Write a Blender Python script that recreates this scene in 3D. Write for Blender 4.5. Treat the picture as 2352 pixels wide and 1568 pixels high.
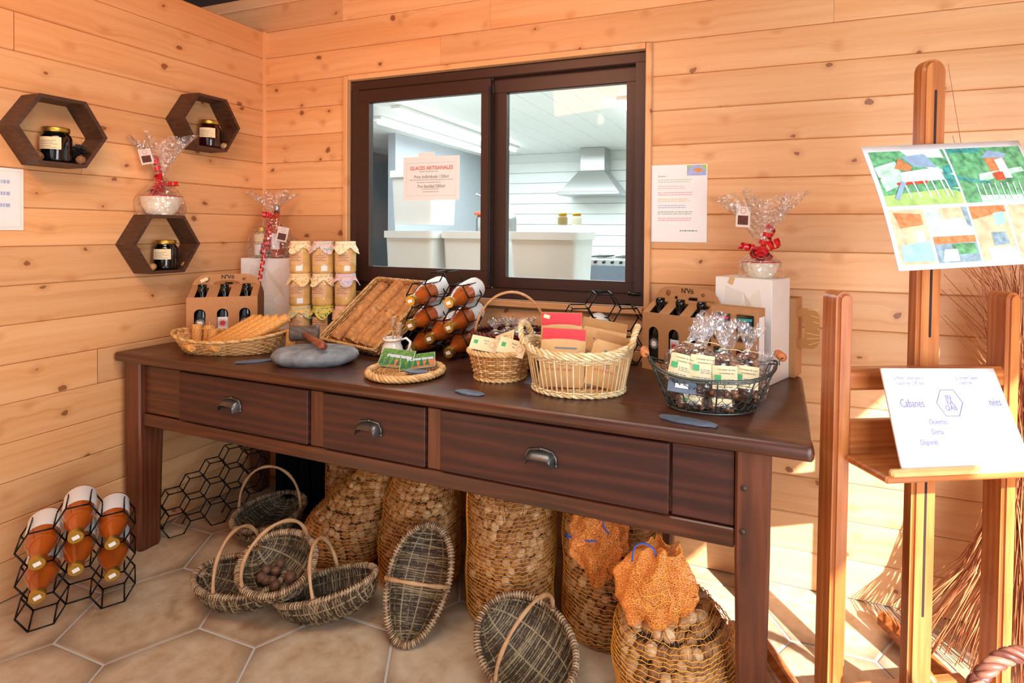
import bpy, bmesh, math, random
from mathutils import Vector as V, Matrix, Euler, noise
for o in list(bpy.data.objects): bpy.data.objects.remove(o)
SC = bpy.context.scene; COL = SC.collection
PI = math.pi; TAU = 2*math.pi; R = math.radians; rnd = random.Random(7)
sin, cos = math.sin, math.cos
# ---------------------------------------------------------------- camera
cam = bpy.data.cameras.new('camera'); camo = bpy.data.objects.new('camera', cam); COL.objects.link(camo)
FPX, YAW, PIT, ROLL = 1271.6, .3522, -.0111, .0075
fw = V((-sin(YAW)*cos(PIT), cos(YAW)*cos(PIT), sin(PIT))); rt = V((cos(YAW), sin(YAW), 0)); up = rt.cross(fw)
rr = rt*cos(ROLL)+up*sin(ROLL); uu = -rt*sin(ROLL)+up*cos(ROLL)
M = Matrix((rr, uu, -fw)).transposed().to_4x4(); M.translation = V((2.4218, -2.1667, 1.2832))
camo.matrix_world = M
cam.sensor_fit = 'HORIZONTAL'; cam.sensor_width = 36; cam.lens = FPX*36/2352
cam.shift_x = -(1283.1-1176)/2352; cam.shift_y = (544.4-784)/2352
cam.clip_start = .05; cam.clip_end = 60
SC.camera = camo
# ---------------------------------------------------------------- exposure
SC.view_settings.view_transform = 'Standard'; SC.view_settings.look = 'None'
SC.view_settings.exposure = -.10; SC.view_settings.gamma = 1; SC.view_settings.use_curve_mapping = False
# ---------------------------------------------------------------- sky, sun, daylight
w = bpy.data.worlds.new('sky'); SC.world = w; w.use_nodes = True
bg = w.node_tree.nodes['Background']; bg.inputs[0].default_value = (.62, .80, 1.0, 1); bg.inputs[1].default_value = 1.1
def light(name, kind, loc, aim, energy, color, size=None, size_y=None, **kw):
    l = bpy.data.lights.new(name, kind); l.energy = energy; l.color = color
    if kind == 'AREA':
        l.shape = 'RECTANGLE'; l.size = size; l.size_y = size_y or size
    for k, v in kw.items(): setattr(l, k, v)
    o = bpy.data.objects.new(name, l); COL.objects.link(o); o.location = loc
    o.rotation_euler = (V(aim)).to_track_quat('-Z', 'Y').to_euler()
    return o
light('sun', 'SUN', (6, -6, 6), (-.6, .8, -.65), 17.0, (.98, .98, 1.0), angle=R(.6))
light('door_daylight', 'AREA', (3.80, -2.15, 1.05), (-.42, 1, -.32), 66, (.84, .90, 1.0), 1.4, 1.9)
light('front_window_daylight', 'AREA', (2.2, -4.35, 1.75), (-.1, 1, -.22), 7, (.96, .97, 1.), 3.0, 1.2)
light('warm_ceiling_lamp', 'AREA', (1.25, -1.75, 2.36), (-.38, 1, -.10), 21, (1.0, .36, .15), .9, .3)
light('overhead_fill', 'AREA', (1.7, -1.52, 2.44), (-.05, -.22, -1), 33, (.93, 1.0, .95), 1.6, .8)  # added neutral fill from above, brightens the floor and the table front
light('kitchen_ceiling_light', 'AREA', (.3, 2.6, 2.30), (0, 0, -1), 185, (.92, .97, 1.0), 3.2, 3.6)
# ---------------------------------------------------------------- materials
def srgb(h):
    if isinstance(h, str):
        c = [int(h[i:i+2], 16)/255 for i in (0, 2, 4)]
        return tuple(x/12.92 if x <= .04045 else ((x+.055)/1.055)**2.4 for x in c)
    return h
_m = {}
def nm(name):
    m = bpy.data.materials.new(name); m.use_nodes = True
    return m, m.node_tree, m.node_tree.nodes['Principled BSDF']
def N(t, kind, ins=None, **kw):
    n = t.nodes.new(kind)
    for k, v in kw.items(): setattr(n, k, v)
    for k, v in (ins or {}).items():
        if isinstance(v, bpy.types.NodeSocket): t.links.new(v, n.inputs[k])
        else: n.inputs[k].default_value = v
    return n
def ramp(t, fac, stops):
    n = t.nodes.new('ShaderNodeValToRGB'); t.links.new(fac, n.inputs[0])
    e = n.color_ramp.elements
    while len(e) < len(stops): e.new(.5)
    for i, (p, c) in enumerate(stops):
        e[i].position = p; e[i].color = (*srgb(c), 1) if not isinstance(c, (int, float)) else (c, c, c, 1)
    return n
def mixc(t, a, b, f, mode='MIX'):
    n = t.nodes.new('ShaderNodeMix'); n.data_type = 'RGBA'; n.blend_type = mode
    for s, v in ((n.inputs[0], f), (n.inputs[6], a), (n.inputs[7], b)):
        if isinstance(v, bpy.types.NodeSocket): t.links.new(v, s)
        else: s.default_value = v if isinstance(v, (int, float)) else (*srgb(v), 1)
    return n.outputs[2]
def plain(name, c, rough=.5, metal=0, var=.0, scale=30, bump=0, bscale=80, spec=.5, coat=0, emis=0, sss=0):
    if name in _m: return _m[name]
    m, t, p = nm(name); c = srgb(c)
    p.inputs['Roughness'].default_value = rough; p.inputs['Metallic'].default_value = metal
    p.inputs['Specular IOR Level'].default_value = spec; p.inputs['Coat Weight'].default_value = coat
    p.inputs['Base Color'].default_value = (*c, 1)
    tc = N(t, 'ShaderNodeTexCoord')
    if var:
        n = N(t, 'ShaderNodeTexNoise', {'Vector': tc.outputs['Object'], 'Scale': scale, 'Detail': 4.})
        r = ramp(t, n.outputs[0], [(.3, tuple(max(0, x*(1-var)) for x in c)), (.7, tuple(min(1, x*(1+var)) for x in c))])
        t.links.new(r.outputs[0], p.inputs['Base Color'])
    if bump:
        n = N(t, 'ShaderNodeTexNoise', {'Vector': tc.outputs['Object'], 'Scale': bscale, 'Detail': 3.})
        b = N(t, 'ShaderNodeBump', {'Height': n.outputs[0], 'Strength': bump, 'Distance': .003})
        t.links.new(b.outputs[0], p.inputs['Normal'])
    if emis:
        p.inputs['Emission Color'].default_value = (*c, 1); p.inputs['Emission Strength'].default_value = emis
    if sss:
        p.inputs['Subsurface Weight'].default_value = sss; p.inputs['Subsurface Radius'].default_value = (.01, .006, .003)
    _m[name] = m; return m
def pine(name, axis='x', light_='EFBD88', mid='E3A66C', dark='C27E46', knot='6A3218', rough=.42, kn=.8):
    # boards: long fine grain along one axis, knots with a darker ring, every board offset at random
    m, t, p = nm(name); tc = N(t, 'ShaderNodeTexCoord'); oi = N(t, 'ShaderNodeObjectInfo')
    sep = N(t, 'ShaderNodeSeparateXYZ', {0: tc.outputs['Object']})
    u = sep.outputs[{'x': 0, 'y': 1, 'z': 2}[axis]]; vv = sep.outputs[{'x': 2, 'y': 2, 'z': 0}[axis]]
    off = N(t, 'ShaderNodeMath', {0: oi.outputs['Random'], 1: 57.}, operation='MULTIPLY')
    u2 = N(t, 'ShaderNodeMath', {0: u, 1: off.outputs[0]}, operation='ADD')
    v2 = N(t, 'ShaderNodeMath', {0: vv, 1: off.outputs[0]}, operation='ADD')
    co = N(t, 'ShaderNodeCombineXYZ', {0: u2.outputs[0], 1: v2.outputs[0], 2: off.outputs[0]})
    # knots
    mp = N(t, 'ShaderNodeMapping', {'Vector': co.outputs[0], 'Scale': (5.2, 6.6, 1.)})
    nd = N(t, 'ShaderNodeTexNoise', {'Vector': co.outputs[0], 'Scale': 26., 'Detail': 2.})
    ns = N(t, 'ShaderNodeVectorMath', {0: nd.outputs['Color'], 1: (.16, .16, 0)}, operation='MULTIPLY')
    mp = N(t, 'ShaderNodeVectorMath', {0: mp.outputs[0], 1: ns.outputs[0]}, operation='ADD')
    vo = N(t, 'ShaderNodeTexVoronoi', {'Vector': mp.outputs[0], 'Scale': 1.0, 'Randomness': 1.}, voronoi_dimensions='2D')
    kd = N(t, 'ShaderNodeMapRange', {0: vo.outputs['Distance'], 1: .0, 2: .34, 3: 1., 4: 0.})
    # warp the grain round the knots
    wv = N(t, 'ShaderNodeMath', {0: kd.outputs[0], 1: .018}, operation='MULTIPLY')
    v3 = N(t, 'ShaderNodeMath', {0: v2.outputs[0], 1: wv.outputs[0]}, operation='ADD')
    cg = N(t, 'ShaderNodeCombineXYZ', {0: u2.outputs[0], 1: v3.outputs[0], 2: 0.})
    mg = N(t, 'ShaderNodeMapping', {'Vector': cg.outputs[0], 'Scale': (1.3, 42., 1.)})
    g = N(t, 'ShaderNodeTexNoise', {'Vector': mg.outputs[0], 'Scale': 1.0, 'Detail': 5., 'Roughness': .6, 'Distortion': .35})
    mb2 = N(t, 'ShaderNodeMapping', {'Vector': cg.outputs[0], 'Scale': (.8, 9., 1.)})
    g2 = N(t, 'ShaderNodeTexNoise', {'Vector': mb2.outputs[0], 'Scale': 1.0, 'Detail': 2.})
    r1 = ramp(t, g.outputs[0], [(.30, dark), (.48, mid), (.72, light_)])
    r2 = ramp(t, g2.outputs[0], [(.35, mid), (.65, light_)])
    c = mixc(t, r1.outputs[0], r2.outputs[0], .62)
    hv = N(t, 'ShaderNodeHueSaturation', {'Color': c, 'Hue': .5, 'Saturation': 1.0})
    vr = N(t, 'ShaderNodeMapRange', {0: oi.outputs['Random'], 3: .88, 4: 1.08}); t.links.new(vr.outputs[0], hv.inputs['Value'])
    c = hv.outputs[0]
    halo = ramp(t, vo.outputs['Distance'], [(.04, .45), (.17, .0)])
    c = mixc(t, c, dark, halo.outputs[0])
    sz = N(t, 'ShaderNodeSeparateColor', {0: vo.outputs['Color']})
    ks = N(t, 'ShaderNodeMapRange', {0: sz.outputs[0], 1: .45, 2: 1., 3: 0., 4: .10*kn})
    kk = N(t, 'ShaderNodeMath', {0: vo.outputs['Distance'], 1: ks.outputs[0]}, operation='LESS_THAN')
    kf = N(t, 'ShaderNodeMath', {0: kk.outputs[0], 1: .7}, operation='MULTIPLY')
    c = mixc(t, c, knot, kf.outputs[0])
    t.links.new(c, p.inputs['Base Color']); p.inputs['Roughness'].default_value = rough
    b = N(t, 'ShaderNodeBump', {'Height': g.outputs[0], 'Strength': .12, 'Distance': .002}); t.links.new(b.outputs[0], p.inputs['Normal'])
    _m[name] = m; return m
def dwood(name, axis='x', a='2A120A', b='4E2413', c_='7A3F22', rough=.33, sc=1.0, coat=.3, wf=.18):
    m, t, p = nm(name); tc = N(t, 'ShaderNodeTexCoord'); oi = N(t, 'ShaderNodeObjectInfo')
    s = {'x': (1.6, 22, 22), 'y': (22, 1.6, 22), 'z': (22, 22, 1.6)}[axis]
    off = N(t, 'ShaderNodeMath', {0: oi.outputs['Random'], 1: 31.}, operation='MULTIPLY')
    ad = N(t, 'ShaderNodeVectorMath', {0: tc.outputs['Object'], 1: off.outputs[0]}, operation='ADD')
    mp = N(t, 'ShaderNodeMapping', {'Vector': ad.outputs[0], 'Scale': tuple(x*sc for x in s)})
    g = N(t, 'ShaderNodeTexNoise', {'Vector': mp.outputs[0], 'Scale': 1.0, 'Detail': 6., 'Roughness': .65, 'Distortion': .9})
    n2 = N(t, 'ShaderNodeTexNoise', {'Vector': ad.outputs[0], 'Scale': 5., 'Detail': 3.})
    # cathedral figure
    mw = N(t, 'ShaderNodeMapping', {'Vector': ad.outputs[0], 'Scale': tuple(x*sc*.22 for x in s)})
    wv = N(t, 'ShaderNodeTexWave', {'Vector': mw.outputs[0], 'Scale': 3.4, 'Distortion': 9., 'Detail': 4., 'Detail Scale': 1.2}, wave_type='RINGS')
    f = N(t, 'ShaderNodeMix', {0: wf, 2: g.outputs[0], 3: wv.outputs['Fac']})
    r = ramp(t, f.outputs[0], [(.25, a), (.5, b), (.78, c_)])
    r2 = ramp(t, n2.outputs[0], [(.35, b), (.7, c_)])
    c = mixc(t, r.outputs[0], r2.outputs[0], .22)
    t.links.new(c, p.inputs['Base Color'])
    rr_ = N(t, 'ShaderNodeMapRange', {0: n2.outputs[0], 1: .3, 2: .7, 3: rough-.08, 4: rough+.12}); t.links.new(rr_.outputs[0], p.inputs['Roughness'])
    p.inputs['Coat Weight'].default_value = coat; p.inputs['Coat Roughness'].default_value = .25
    bb = N(t, 'ShaderNodeBump', {'Height': g.outputs[0], 'Strength': .18, 'Distance': .002}); t.links.new(bb.outputs[0], p.inputs['Normal'])
    _m[name] = m; return m
def wick(name, a, b, rough=.45, sc=60):
    m, t, p = nm(name); tc = N(t, 'ShaderNodeTexCoord')
    n = N(t, 'ShaderNodeTexNoise', {'Vector': tc.outputs['Object'], 'Scale': float(sc), 'Detail': 2.})
    n3 = N(t, 'ShaderNodeTexNoise', {'Vector': tc.outputs['Object'], 'Scale': 9., 'Detail': 2.})
    f = N(t, 'ShaderNodeMix', {0: .4, 2: n.outputs[0], 3: n3.outputs[0]})
    ge = N(t, 'ShaderNodeNewGeometry'); is_ = N(t, 'ShaderNodeMapRange', {0: ge.outputs['Random Per Island'], 3: -.26, 4: .26}); sm_ = N(t, 'ShaderNodeMath', {0: f.outputs[0], 1: is_.outputs[0]}, operation='ADD')
    r = ramp(t, sm_.outputs[0], [(.34, a), (.66, b)])
    t.links.new(r.outputs[0], p.inputs['Base Color']); p.inputs['Roughness'].default_value = rough
    _m[name] = m; return m
def clear(name, tint=(.97, .98, 1.), gloss=.10, rough=.03, crinkle=0., haze=0.):
    # thin clear sheet: transparent with a fresnel-driven gloss
    m, t, p = nm(name); t.nodes.remove(p); out = t.nodes['Material Output']
    tr = N(t, 'ShaderNodeBsdfTransparent', {0: (*tint, 1)}); gl = N(t, 'ShaderNodeBsdfGlossy', {0: (1, 1, 1, 1), 'Roughness': rough})
    lw = N(t, 'ShaderNodeLayerWeight', {0: .35})
    f = N(t, 'ShaderNodeMapRange', {0: lw.outputs['Facing'], 1: .0, 2: 1., 3: gloss*.5, 4: min(1, gloss*5)})
    if crinkle:
        tc = N(t, 'ShaderNodeTexCoord')
        n = N(t, 'ShaderNodeTexVoronoi', {'Vector': tc.outputs['Object'], 'Scale': 55.}, feature='F1')
        b = N(t, 'ShaderNodeBump', {'Height': n.outputs[0], 'Strength': crinkle, 'Distance': .01})
        t.links.new(b.outputs[0], gl.inputs['Normal']); t.links.new(b.outputs[0], lw.inputs['Normal'])
    mx = N(t, 'ShaderNodeMixShader', {0: f.outputs[0], 1: tr.outputs[0], 2: gl.outputs[0]})
    o = mx.outputs[0]
    if haze:
        df = N(t, 'ShaderNodeBsdfDiffuse', {0: (.95, .95, .97, 1)})
        o = N(t, 'ShaderNodeMixShader', {0: haze, 1: o, 2: df.outputs[0]}).outputs[0]
    t.links.new(o, out.inputs[0]); _m[name] = m; return m
# ---------------------------------------------------------------- mesh builder
class MB:
    def __init__(s): s.v = []; s.f = []; s.m = []; s.cur = 0; s.smooth = True
    def add(s, vs, fs, mi=None):
        b = len(s.v); s.v += [tuple(x) for x in vs]; s.f += [tuple(b+i for i in f) for f in fs]
        s.m += [s.cur if mi is None else mi]*len(fs); return s
    def box(s, c, d, rot=None, bev=0., mi=None):
        x, y, z = (q/2 for q in d); c = V(c)
        if bev <= 0:
            vs = [V((i*x, j*y, k*z)) for i in (-1, 1) for j in (-1, 1) for k in (-1, 1)]
            fs = [(0, 1, 3, 2), (4, 6, 7, 5), (0, 4, 5, 1), (2, 3, 7, 6), (0, 2, 6, 4), (1, 5, 7, 3)]
        else:
            bev = min(bev, x*.95, y*.95, z*.95); vs = []; idx = {}
            for i in (-1, 1):
                for j in (-1, 1):
                    for k in (-1, 1):
                        for a in range(3):
                            p = [i*(x-bev), j*(y-bev), k*(z-bev)]; p[a] = (i*x, j*y, k*z)[a]
                            idx[i, j, k, a] = len(vs); vs.append(V(p))
            fs = []
            for i in (-1, 1):
                q = [idx[i, -1, -1, 0], idx[i, 1, -1, 0], idx[i, 1, 1, 0], idx[i, -1, 1, 0]]; fs.append(q if i > 0 else q[::-1])
                q = [idx[-1, i, -1, 1], idx[-1, i, 1, 1], idx[1, i, 1, 1], idx[1, i, -1, 1]]; fs.append(q if i > 0 else q[::-1])
                q = [idx[-1, -1, i, 2], idx[1, -1, i, 2], idx[1, 1, i, 2], idx[-1, 1, i, 2]]; fs.append(q if i > 0 else q[::-1])
            for i in (-1, 1):
                for j in (-1, 1):
                    q = [idx[i, j, -1, 0], idx[i, j, 1, 0], idx[i, j, 1, 1], idx[i, j, -1, 1]]; fs.append(q if i*j < 0 else q[::-1])
                    q = [idx[i, -1, j, 0], idx[i, 1, j, 0], idx[i, 1, j, 2], idx[i, -1, j, 2]]; fs.append(q if i*j > 0 else q[::-1])
                    q = [idx[-1, i, j, 1], idx[1, i, j, 1], idx[1, i, j, 2], idx[-1, i, j, 2]]; fs.append(q if i*j < 0 else q[::-1])
            for i in (-1, 1):
                for j in (-1, 1):
                    for k in (-1, 1):
                        q = [idx[i, j, k, 0], idx[i, j, k, 1], idx[i, j, k, 2]]; fs.append(q if i*j*k > 0 else q[::-1])
        if rot is not None: vs = [rot @ q for q in vs]
        return s.add([q+c for q in vs], fs, mi)
    def tube(s, pts, r, seg=6, closed=False, cap=True, mi=None):
        pts = [V(p) for p in pts]; n = len(pts); rs = r if hasattr(r, '__len__') else [r]*n
        vs = []; pn = None
        for i in range(n):
            a = pts[(i-1) % n] if (closed or i > 0) else pts[i]; b = pts[(i+1) % n] if (closed or i < n-1) else pts[i]
            d = b-a; d = d.normalized() if d.length > 1e-9 else V((0, 0, 1))
            if pn is None:
                h = V((0, 0, 1)) if abs(d.z) < .9 else V((1, 0, 0)); pn = d.cross(h).normalized()
            pn = (pn-d*pn.dot(d)); pn = pn.normalized() if pn.length > 1e-6 else d.orthogonal().normalized()
            q = d.cross(pn)
            for k in range(seg):
                a_ = TAU*k/seg; vs.append(pts[i]+(pn*cos(a_)+q*sin(a_))*rs[i])
        fs = []
        for i in range(n if closed else n-1):
            j = (i+1) % n
            for k in range(seg):
                l = (k+1) % seg; fs.append((i*seg+k, i*seg+l, j*seg+l, j*seg+k))
        if cap and not closed:
            fs.append(tuple(range(seg))[::-1]); fs.append(tuple((n-1)*seg+k for k in range(seg)))
        return s.add(vs, fs, mi)
    def lathe(s, prof, seg=24, c=(0, 0, 0), M_=None, mi=None, sx=1, sy=1, cap=True):
        vs = [V((r*cos(TAU*k/seg)*sx, r*sin(TAU*k/seg)*sy, z)) for r, z in prof for k in range(seg)]
        fs = [(i*seg+k, i*seg+(k+1) % seg, (i+1)*seg+(k+1) % seg, (i+1)*seg+k) for i in range(len(prof)-1) for k in range(seg)]
        if cap:
            if prof[0][0] > 1e-5: fs.append(tuple(range(seg))[::-1])
            if prof[-1][0] > 1e-5: fs.append(tuple((len(prof)-1)*seg+k for k in range(seg)))
        if M_ is not None: vs = [M_ @ q for q in vs]
        return s.add([q+V(c) for q in vs], fs, mi)
    def prism(s, out, h, M_=None, mi=None, z0=0):
        n = len(out); vs = [V((x, y, z0)) for x, y in out]+[V((x, y, z0+h)) for x, y in out]
        fs = [tuple(range(n))[::-1], tuple(range(n, 2*n))]+[(i, (i+1) % n, n+(i+1) % n, n+i) for i in range(n)]
        if M_ is not None: vs = [M_ @ q for q in vs]
        return s.add(vs, fs, mi)
    def quad(s, a, b, c, d, mi=None): return s.add([a, b, c, d], [(0, 1, 2, 3)], mi)
    def grid(s, fn, nu, nv, mi=None, wu=False, wv=False):
        vs = [fn(i/(nu if wu else nu-1), j/(nv if wv else nv-1)) for i in range(nu) for j in range(nv)]
        fs = [(i*nv+j, ((i+1) % nu)*nv+j, ((i+1) % nu)*nv+(j+1) % nv, i*nv+(j+1) % nv)
              for i in range(nu if wu else nu-1) for j in range(nv if wv else nv-1)]
        return s.add(vs, fs, mi)
    def ico(s, c, r, sub=1, sc=(1, 1, 1), jit=0, rot=None, mi=None):
        vs, fs = ICO[sub]; out = []
        for q in vs:
            p = V((q[0]*sc[0], q[1]*sc[1], q[2]*sc[2]))*r*(1+rnd.uniform(-jit, jit))
            if rot is not None: p = rot @ p
            out.append(p+V(c))
        return s.add(out, fs, mi)
    def mesh(s, name, mats, smooth=None):
        me = bpy.data.meshes.new(name); me.from_pydata(s.v, [], s.f)
        for m in (mats if isinstance(mats, (list, tuple)) else [mats]): me.materials.append(m)
        if any(s.m): me.polygons.foreach_set('material_index', s.m)
        if (s.smooth if smooth is None else smooth): me.polygons.foreach_set('use_smooth', [True]*len(s.f))
        me.update(); return me
    def build(s, name, mats, parent=None, loc=None, rot=None, smooth=None, auto=None, **tg):
        me = s.mesh(name, mats, smooth)
        if auto: me.polygons.foreach_set('use_smooth', [True]*len(s.f)); me.set_sharp_from_angle(angle=R(auto))
        o = bpy.data.objects.new(name, me); COL.objects.link(o)
        if parent is not None: o.parent = parent
        if loc is not None: o.location = loc
        if rot is not None: o.rotation_euler = rot
        tag(o, **tg); return o
ICO = {}
for _s in (1, 2):
    _b = bmesh.new(); bmesh.ops.create_icosphere(_b, subdivisions=_s, radius=1)
    ICO[_s] = ([tuple(q.co) for q in _b.verts], [tuple(x.index for x in f.verts) for f in _b.faces]); _b.free()
def tag(o, label=None, cat=None, group=None, kind=None):
    if label: o['label'] = label
    if cat: o['category'] = cat
    if group: o['group'] = group
    if kind: o['kind'] = kind
    return o
def thing(name, label, cat, loc=(0, 0, 0), rot=0, group=None, parent=None, kind=None, eul=None):
    o = bpy.data.objects.new(name, None); COL.objects.link(o); o.empty_display_size = .05
    o.location = loc; o.rotation_euler = eul if eul else (0, 0, rot)
    if parent is not None: o.parent = parent
    return tag(o, label, cat, group, kind)
def dup(root, loc=None, rot=None, label=None, eul=None):
    def cp(o, par):
        c = o.copy(); COL.objects.link(c)
        if par is not None: c.parent = par
        for ch in KIDS.get(o.name, []): KIDS.setdefault(c.name, []).append(cp(ch, c))
        return c
    if root.name not in KIDS:
        def reg(o):
            KIDS[o.name] = [q for q in COL.objects if q.parent == o]
            for q in KIDS[o.name]: reg(q)
        reg(root)
    c = cp(root, None)
    if loc is not None: c.location = loc
    if rot is not None: c.rotation_euler = (0, 0, rot)
    if eul is not None: c.rotation_euler = eul
    if label: c['label'] = label
    return c
KIDS = {}
def text(name, body, size, m, parent, loc, eul=(PI/2, 0, 0), align='CENTER', sx=1, bold=0, **tg):
    c = bpy.data.curves.new(name, 'FONT'); c.body = body; c.size = size; c.align_x = align; c.align_y = 'CENTER'
    c.offset = bold; c.resolution_u = 2
    t = bpy.data.objects.new(name, c); me = bpy.data.meshes.new_from_object(t)
    bpy.data.objects.remove(t); bpy.data.curves.remove(c)
    for q in me.vertices: q.co.x *= sx
    me.materials.clear(); me.materials.append(m)
    o = bpy.data.objects.new(name, me); COL.objects.link(o); o.parent = parent; o.location = loc; o.rotation_euler = eul
    return tag(o, **tg)
def lines(mb, x0, z0, w, n, dz, y, h=.002, seed=0):
    # rows of unreadable small print as broken dashes
    q = random.Random(seed)
    for i in range(n):
        x = x0; e = x0+w*q.uniform(.8, 1)
        while x < e:
            l = q.uniform(.25, 1)*.012; z = z0-i*dz
            mb.quad((x, y, z), (min(x+l, e), y, z), (min(x+l, e), y, z+h), (x, y, z+h)); x += l+.0022
def hexpts(r, flat=True, c=(0, 0)):
    o = 0 if flat else PI/6
    return [(c[0]+r*cos(o+k*PI/3), c[1]+r*sin(o+k*PI/3)) for k in range(6)]
def rrect(w, h, r, n=5, c=(0, 0)):
    pts = []
    for cx, cy, a in ((w/2-r, h/2-r, 0), (-w/2+r, h/2-r, PI/2), (-w/2+r, -h/2+r, PI), (w/2-r, -h/2+r, 1.5*PI)):
        for k in range(n+1):
            t = a+PI/2*k/n; pts.append((c[0]+cx+r*cos(t), c[1]+cy+r*sin(t)))
    return pts
XZ = Matrix(((1, 0, 0), (0, 0, -1), (0, 1, 0))).to_4x4()   # lays an (x,y) outline up into x,z; extrusion goes to -y
def nutmat(name):
    m, t, p = nm(name); tc = N(t, 'ShaderNodeTexCoord'); g = N(t, 'ShaderNodeNewGeometry'); oi = N(t, 'ShaderNodeObjectInfo')
    a = N(t, 'ShaderNodeMath', {0: g.outputs['Random Per Island'], 1: oi.outputs['Random']}, operation='ADD'); f = N(t, 'ShaderNodeMath', {0: a.outputs[0]}, operation='FRACT')
    r = ramp(t, f.outputs[0], [(0, '845530'), (.3, 'A87848'), (.7, 'C69868'), (1, 'DEBA8C')])
    n = N(t, 'ShaderNodeTexNoise', {'Vector': tc.outputs['Object'], 'Scale': 110., 'Detail': 3.}); r2 = ramp(t, n.outputs[0], [(.33, .55), (.6, 1.0)])
    c = mixc(t, r.outputs[0], r2.outputs[0], .8, 'MULTIPLY'); t.links.new(c, p.inputs['Base Color']); p.inputs['Roughness'].default_value = .6
    b = N(t, 'ShaderNodeBump', {'Height': n.outputs[0], 'Strength': .9, 'Distance': .003}); t.links.new(b.outputs[0], p.inputs['Normal'])
    return m
def netcloth(name, c, hole=.72, sc=150.):
    # fine netting: small see-through cells
    m, t, p = nm(name); out = t.nodes['Material Output']; tc = N(t, 'ShaderNodeTexCoord'); mp = N(t, 'ShaderNodeMapping', {'Vector': tc.outputs['Object'], 'Scale': (1, 1, 1.6)})
    v = N(t, 'ShaderNodeTexVoronoi', {'Vector': mp.outputs[0], 'Scale': sc}, feature='DISTANCE_TO_EDGE'); th = N(t, 'ShaderNodeMath', {0: v.outputs['Distance'], 1: .11}, operation='GREATER_THAN')
    h = N(t, 'ShaderNodeMath', {0: th.outputs[0], 1: hole}, operation='MULTIPLY'); p.inputs['Base Color'].default_value = (*srgb(c), 1); p.inputs['Roughness'].default_value = .6
    tr = N(t, 'ShaderNodeBsdfTransparent'); mx = N(t, 'ShaderNodeMixShader', {0: h.outputs[0], 1: p.outputs[0], 2: tr.outputs[0]}); t.links.new(mx.outputs[0], out.inputs[0]); return m
MW = {
 'pine_x': pine('pine_boards_back', 'x'), 'pine_y': pine('pine_boards_side', 'y', light_='E4B078', mid='D79C60', dark='B57640'),
 'trimz': pine('pine_trim_upright', 'z', kn=.5), 'trimx': pine('pine_trim_flat', 'x', kn=.4),
 'tabx': dwood('old_table_wood_long', 'x', a='220F08', b='44200F', c_='70381C', rough=.34, coat=.15), 'tabz': dwood('old_table_wood_upright', 'z', a='34170B', b='562812', c_='7C4324', rough=.45, coat=.1),
 'draw': dwood('drawer_wood', 'x', a='1C0A07', b='3A160D', c_='58281A', rough=.5, sc=.7, wf=.30, coat=0),
 'easel': dwood('orange_varnished_wood', 'z', a='843C18', b='AC5E2C', c_='D0884A', rough=.28, coat=.5), 'easelx': dwood('orange_varnished_wood_flat', 'x', a='843C18', b='AC5E2C', c_='D0884A', rough=.28, coat=.5),
 'hexw': dwood('dark_brown_shelf_wood', 'y', a='2C180D', b='442818', c_='634028', rough=.5, coat=0),
 'honey': wick('honey_wicker', 'B9803F', 'E8BE80'), 'cream': wick('cream_wicker', 'D9B67C', 'F3E0B4'), 'tan': wick('tan_wicker', 'A96A33', 'DBA066'),
 'redw': wick('red_brown_wicker', '3E130C', '6E2A1B'), 'grey': wick('weathered_grey_wicker', '40301F', '9C8663', sc=90), 'greyrim': wick('weathered_rim_wicker', '7C5C42', 'BFA17C', sc=110),
 'rod': wick('smooth_willow_rod', 'A97A4E', 'C9A074', sc=25),
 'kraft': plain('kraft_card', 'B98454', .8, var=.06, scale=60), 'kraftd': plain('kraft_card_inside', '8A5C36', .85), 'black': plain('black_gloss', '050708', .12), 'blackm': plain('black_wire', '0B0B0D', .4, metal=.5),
 'white': plain('white_card', 'EFECE4', .6, var=.03, scale=12), 'paper': plain('white_paper', 'F0EFEC', .6), 'cream_p': plain('cream_paper', 'F0DDAE', .7), 'green': plain('green_print', '46A86A', .6), 'red': plain('red_print', 'C03A34', .6),
 'ink': plain('black_ink', '1A1714', .6), 'grey_ink': plain('grey_ink', '7C8088', .6), 'redrib': plain('red_ribbon', 'D0101E', .3, coat=.4),
 'gold': plain('gold_lid', 'C9A24A', .38, metal=.9), 'glassy': clear('clear_glass', gloss=.13), 'cello': clear('cellophane', gloss=.14, rough=.10, crinkle=.7, haze=.02), 'cellofr': clear('cellophane_frill', gloss=.17, rough=.12, crinkle=.9, haze=.06),
 'pane': clear('window_glass', tint=(.93, .97, .97), gloss=.015),
 'brown_al': plain('dark_brown_window_frame', '3A2117', .42, var=.05, scale=200), 'slate': plain('blue_grey_slate', '5D6B7C', .42, var=.25, scale=25, bump=.5, bscale=60),
 'stone': plain('grey_river_stone', '7F8487', .8, var=.4, scale=22, bump=1., bscale=45), 'walnut': nutmat('walnut_shell'),
 'nutdark': plain('dark_walnut', '6E4A34', .6, var=.3, scale=60, bump=.6, bscale=140), 'net': plain('orange_net', 'F5A83C', .5), 'netbunch': netcloth('bunched_orange_net', 'F19443'), 'blue': plain('blue_twine', '2F62C8', .5),
 'juice': plain('orange_brown_juice', 'B4561A', .12, coat=.6, sss=.15, var=.12, scale=8), 'honeyjar': plain('yellow_preserve', 'D9A94A', .25, coat=.6, var=.15, scale=40), 'choc': plain('caramel_nuts', '8F5C38', .35, var=.5, scale=70, coat=.5, bump=.5),
 'iron': plain('dark_cast_iron', '63615E', .34, metal=.85, var=.2, scale=30), 'steel': plain('brushed_steel', 'B6B8B6', .3, metal=.9), 'kwhite': plain('white_tub_plastic', 'EDEFEC', .35),
}
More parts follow.
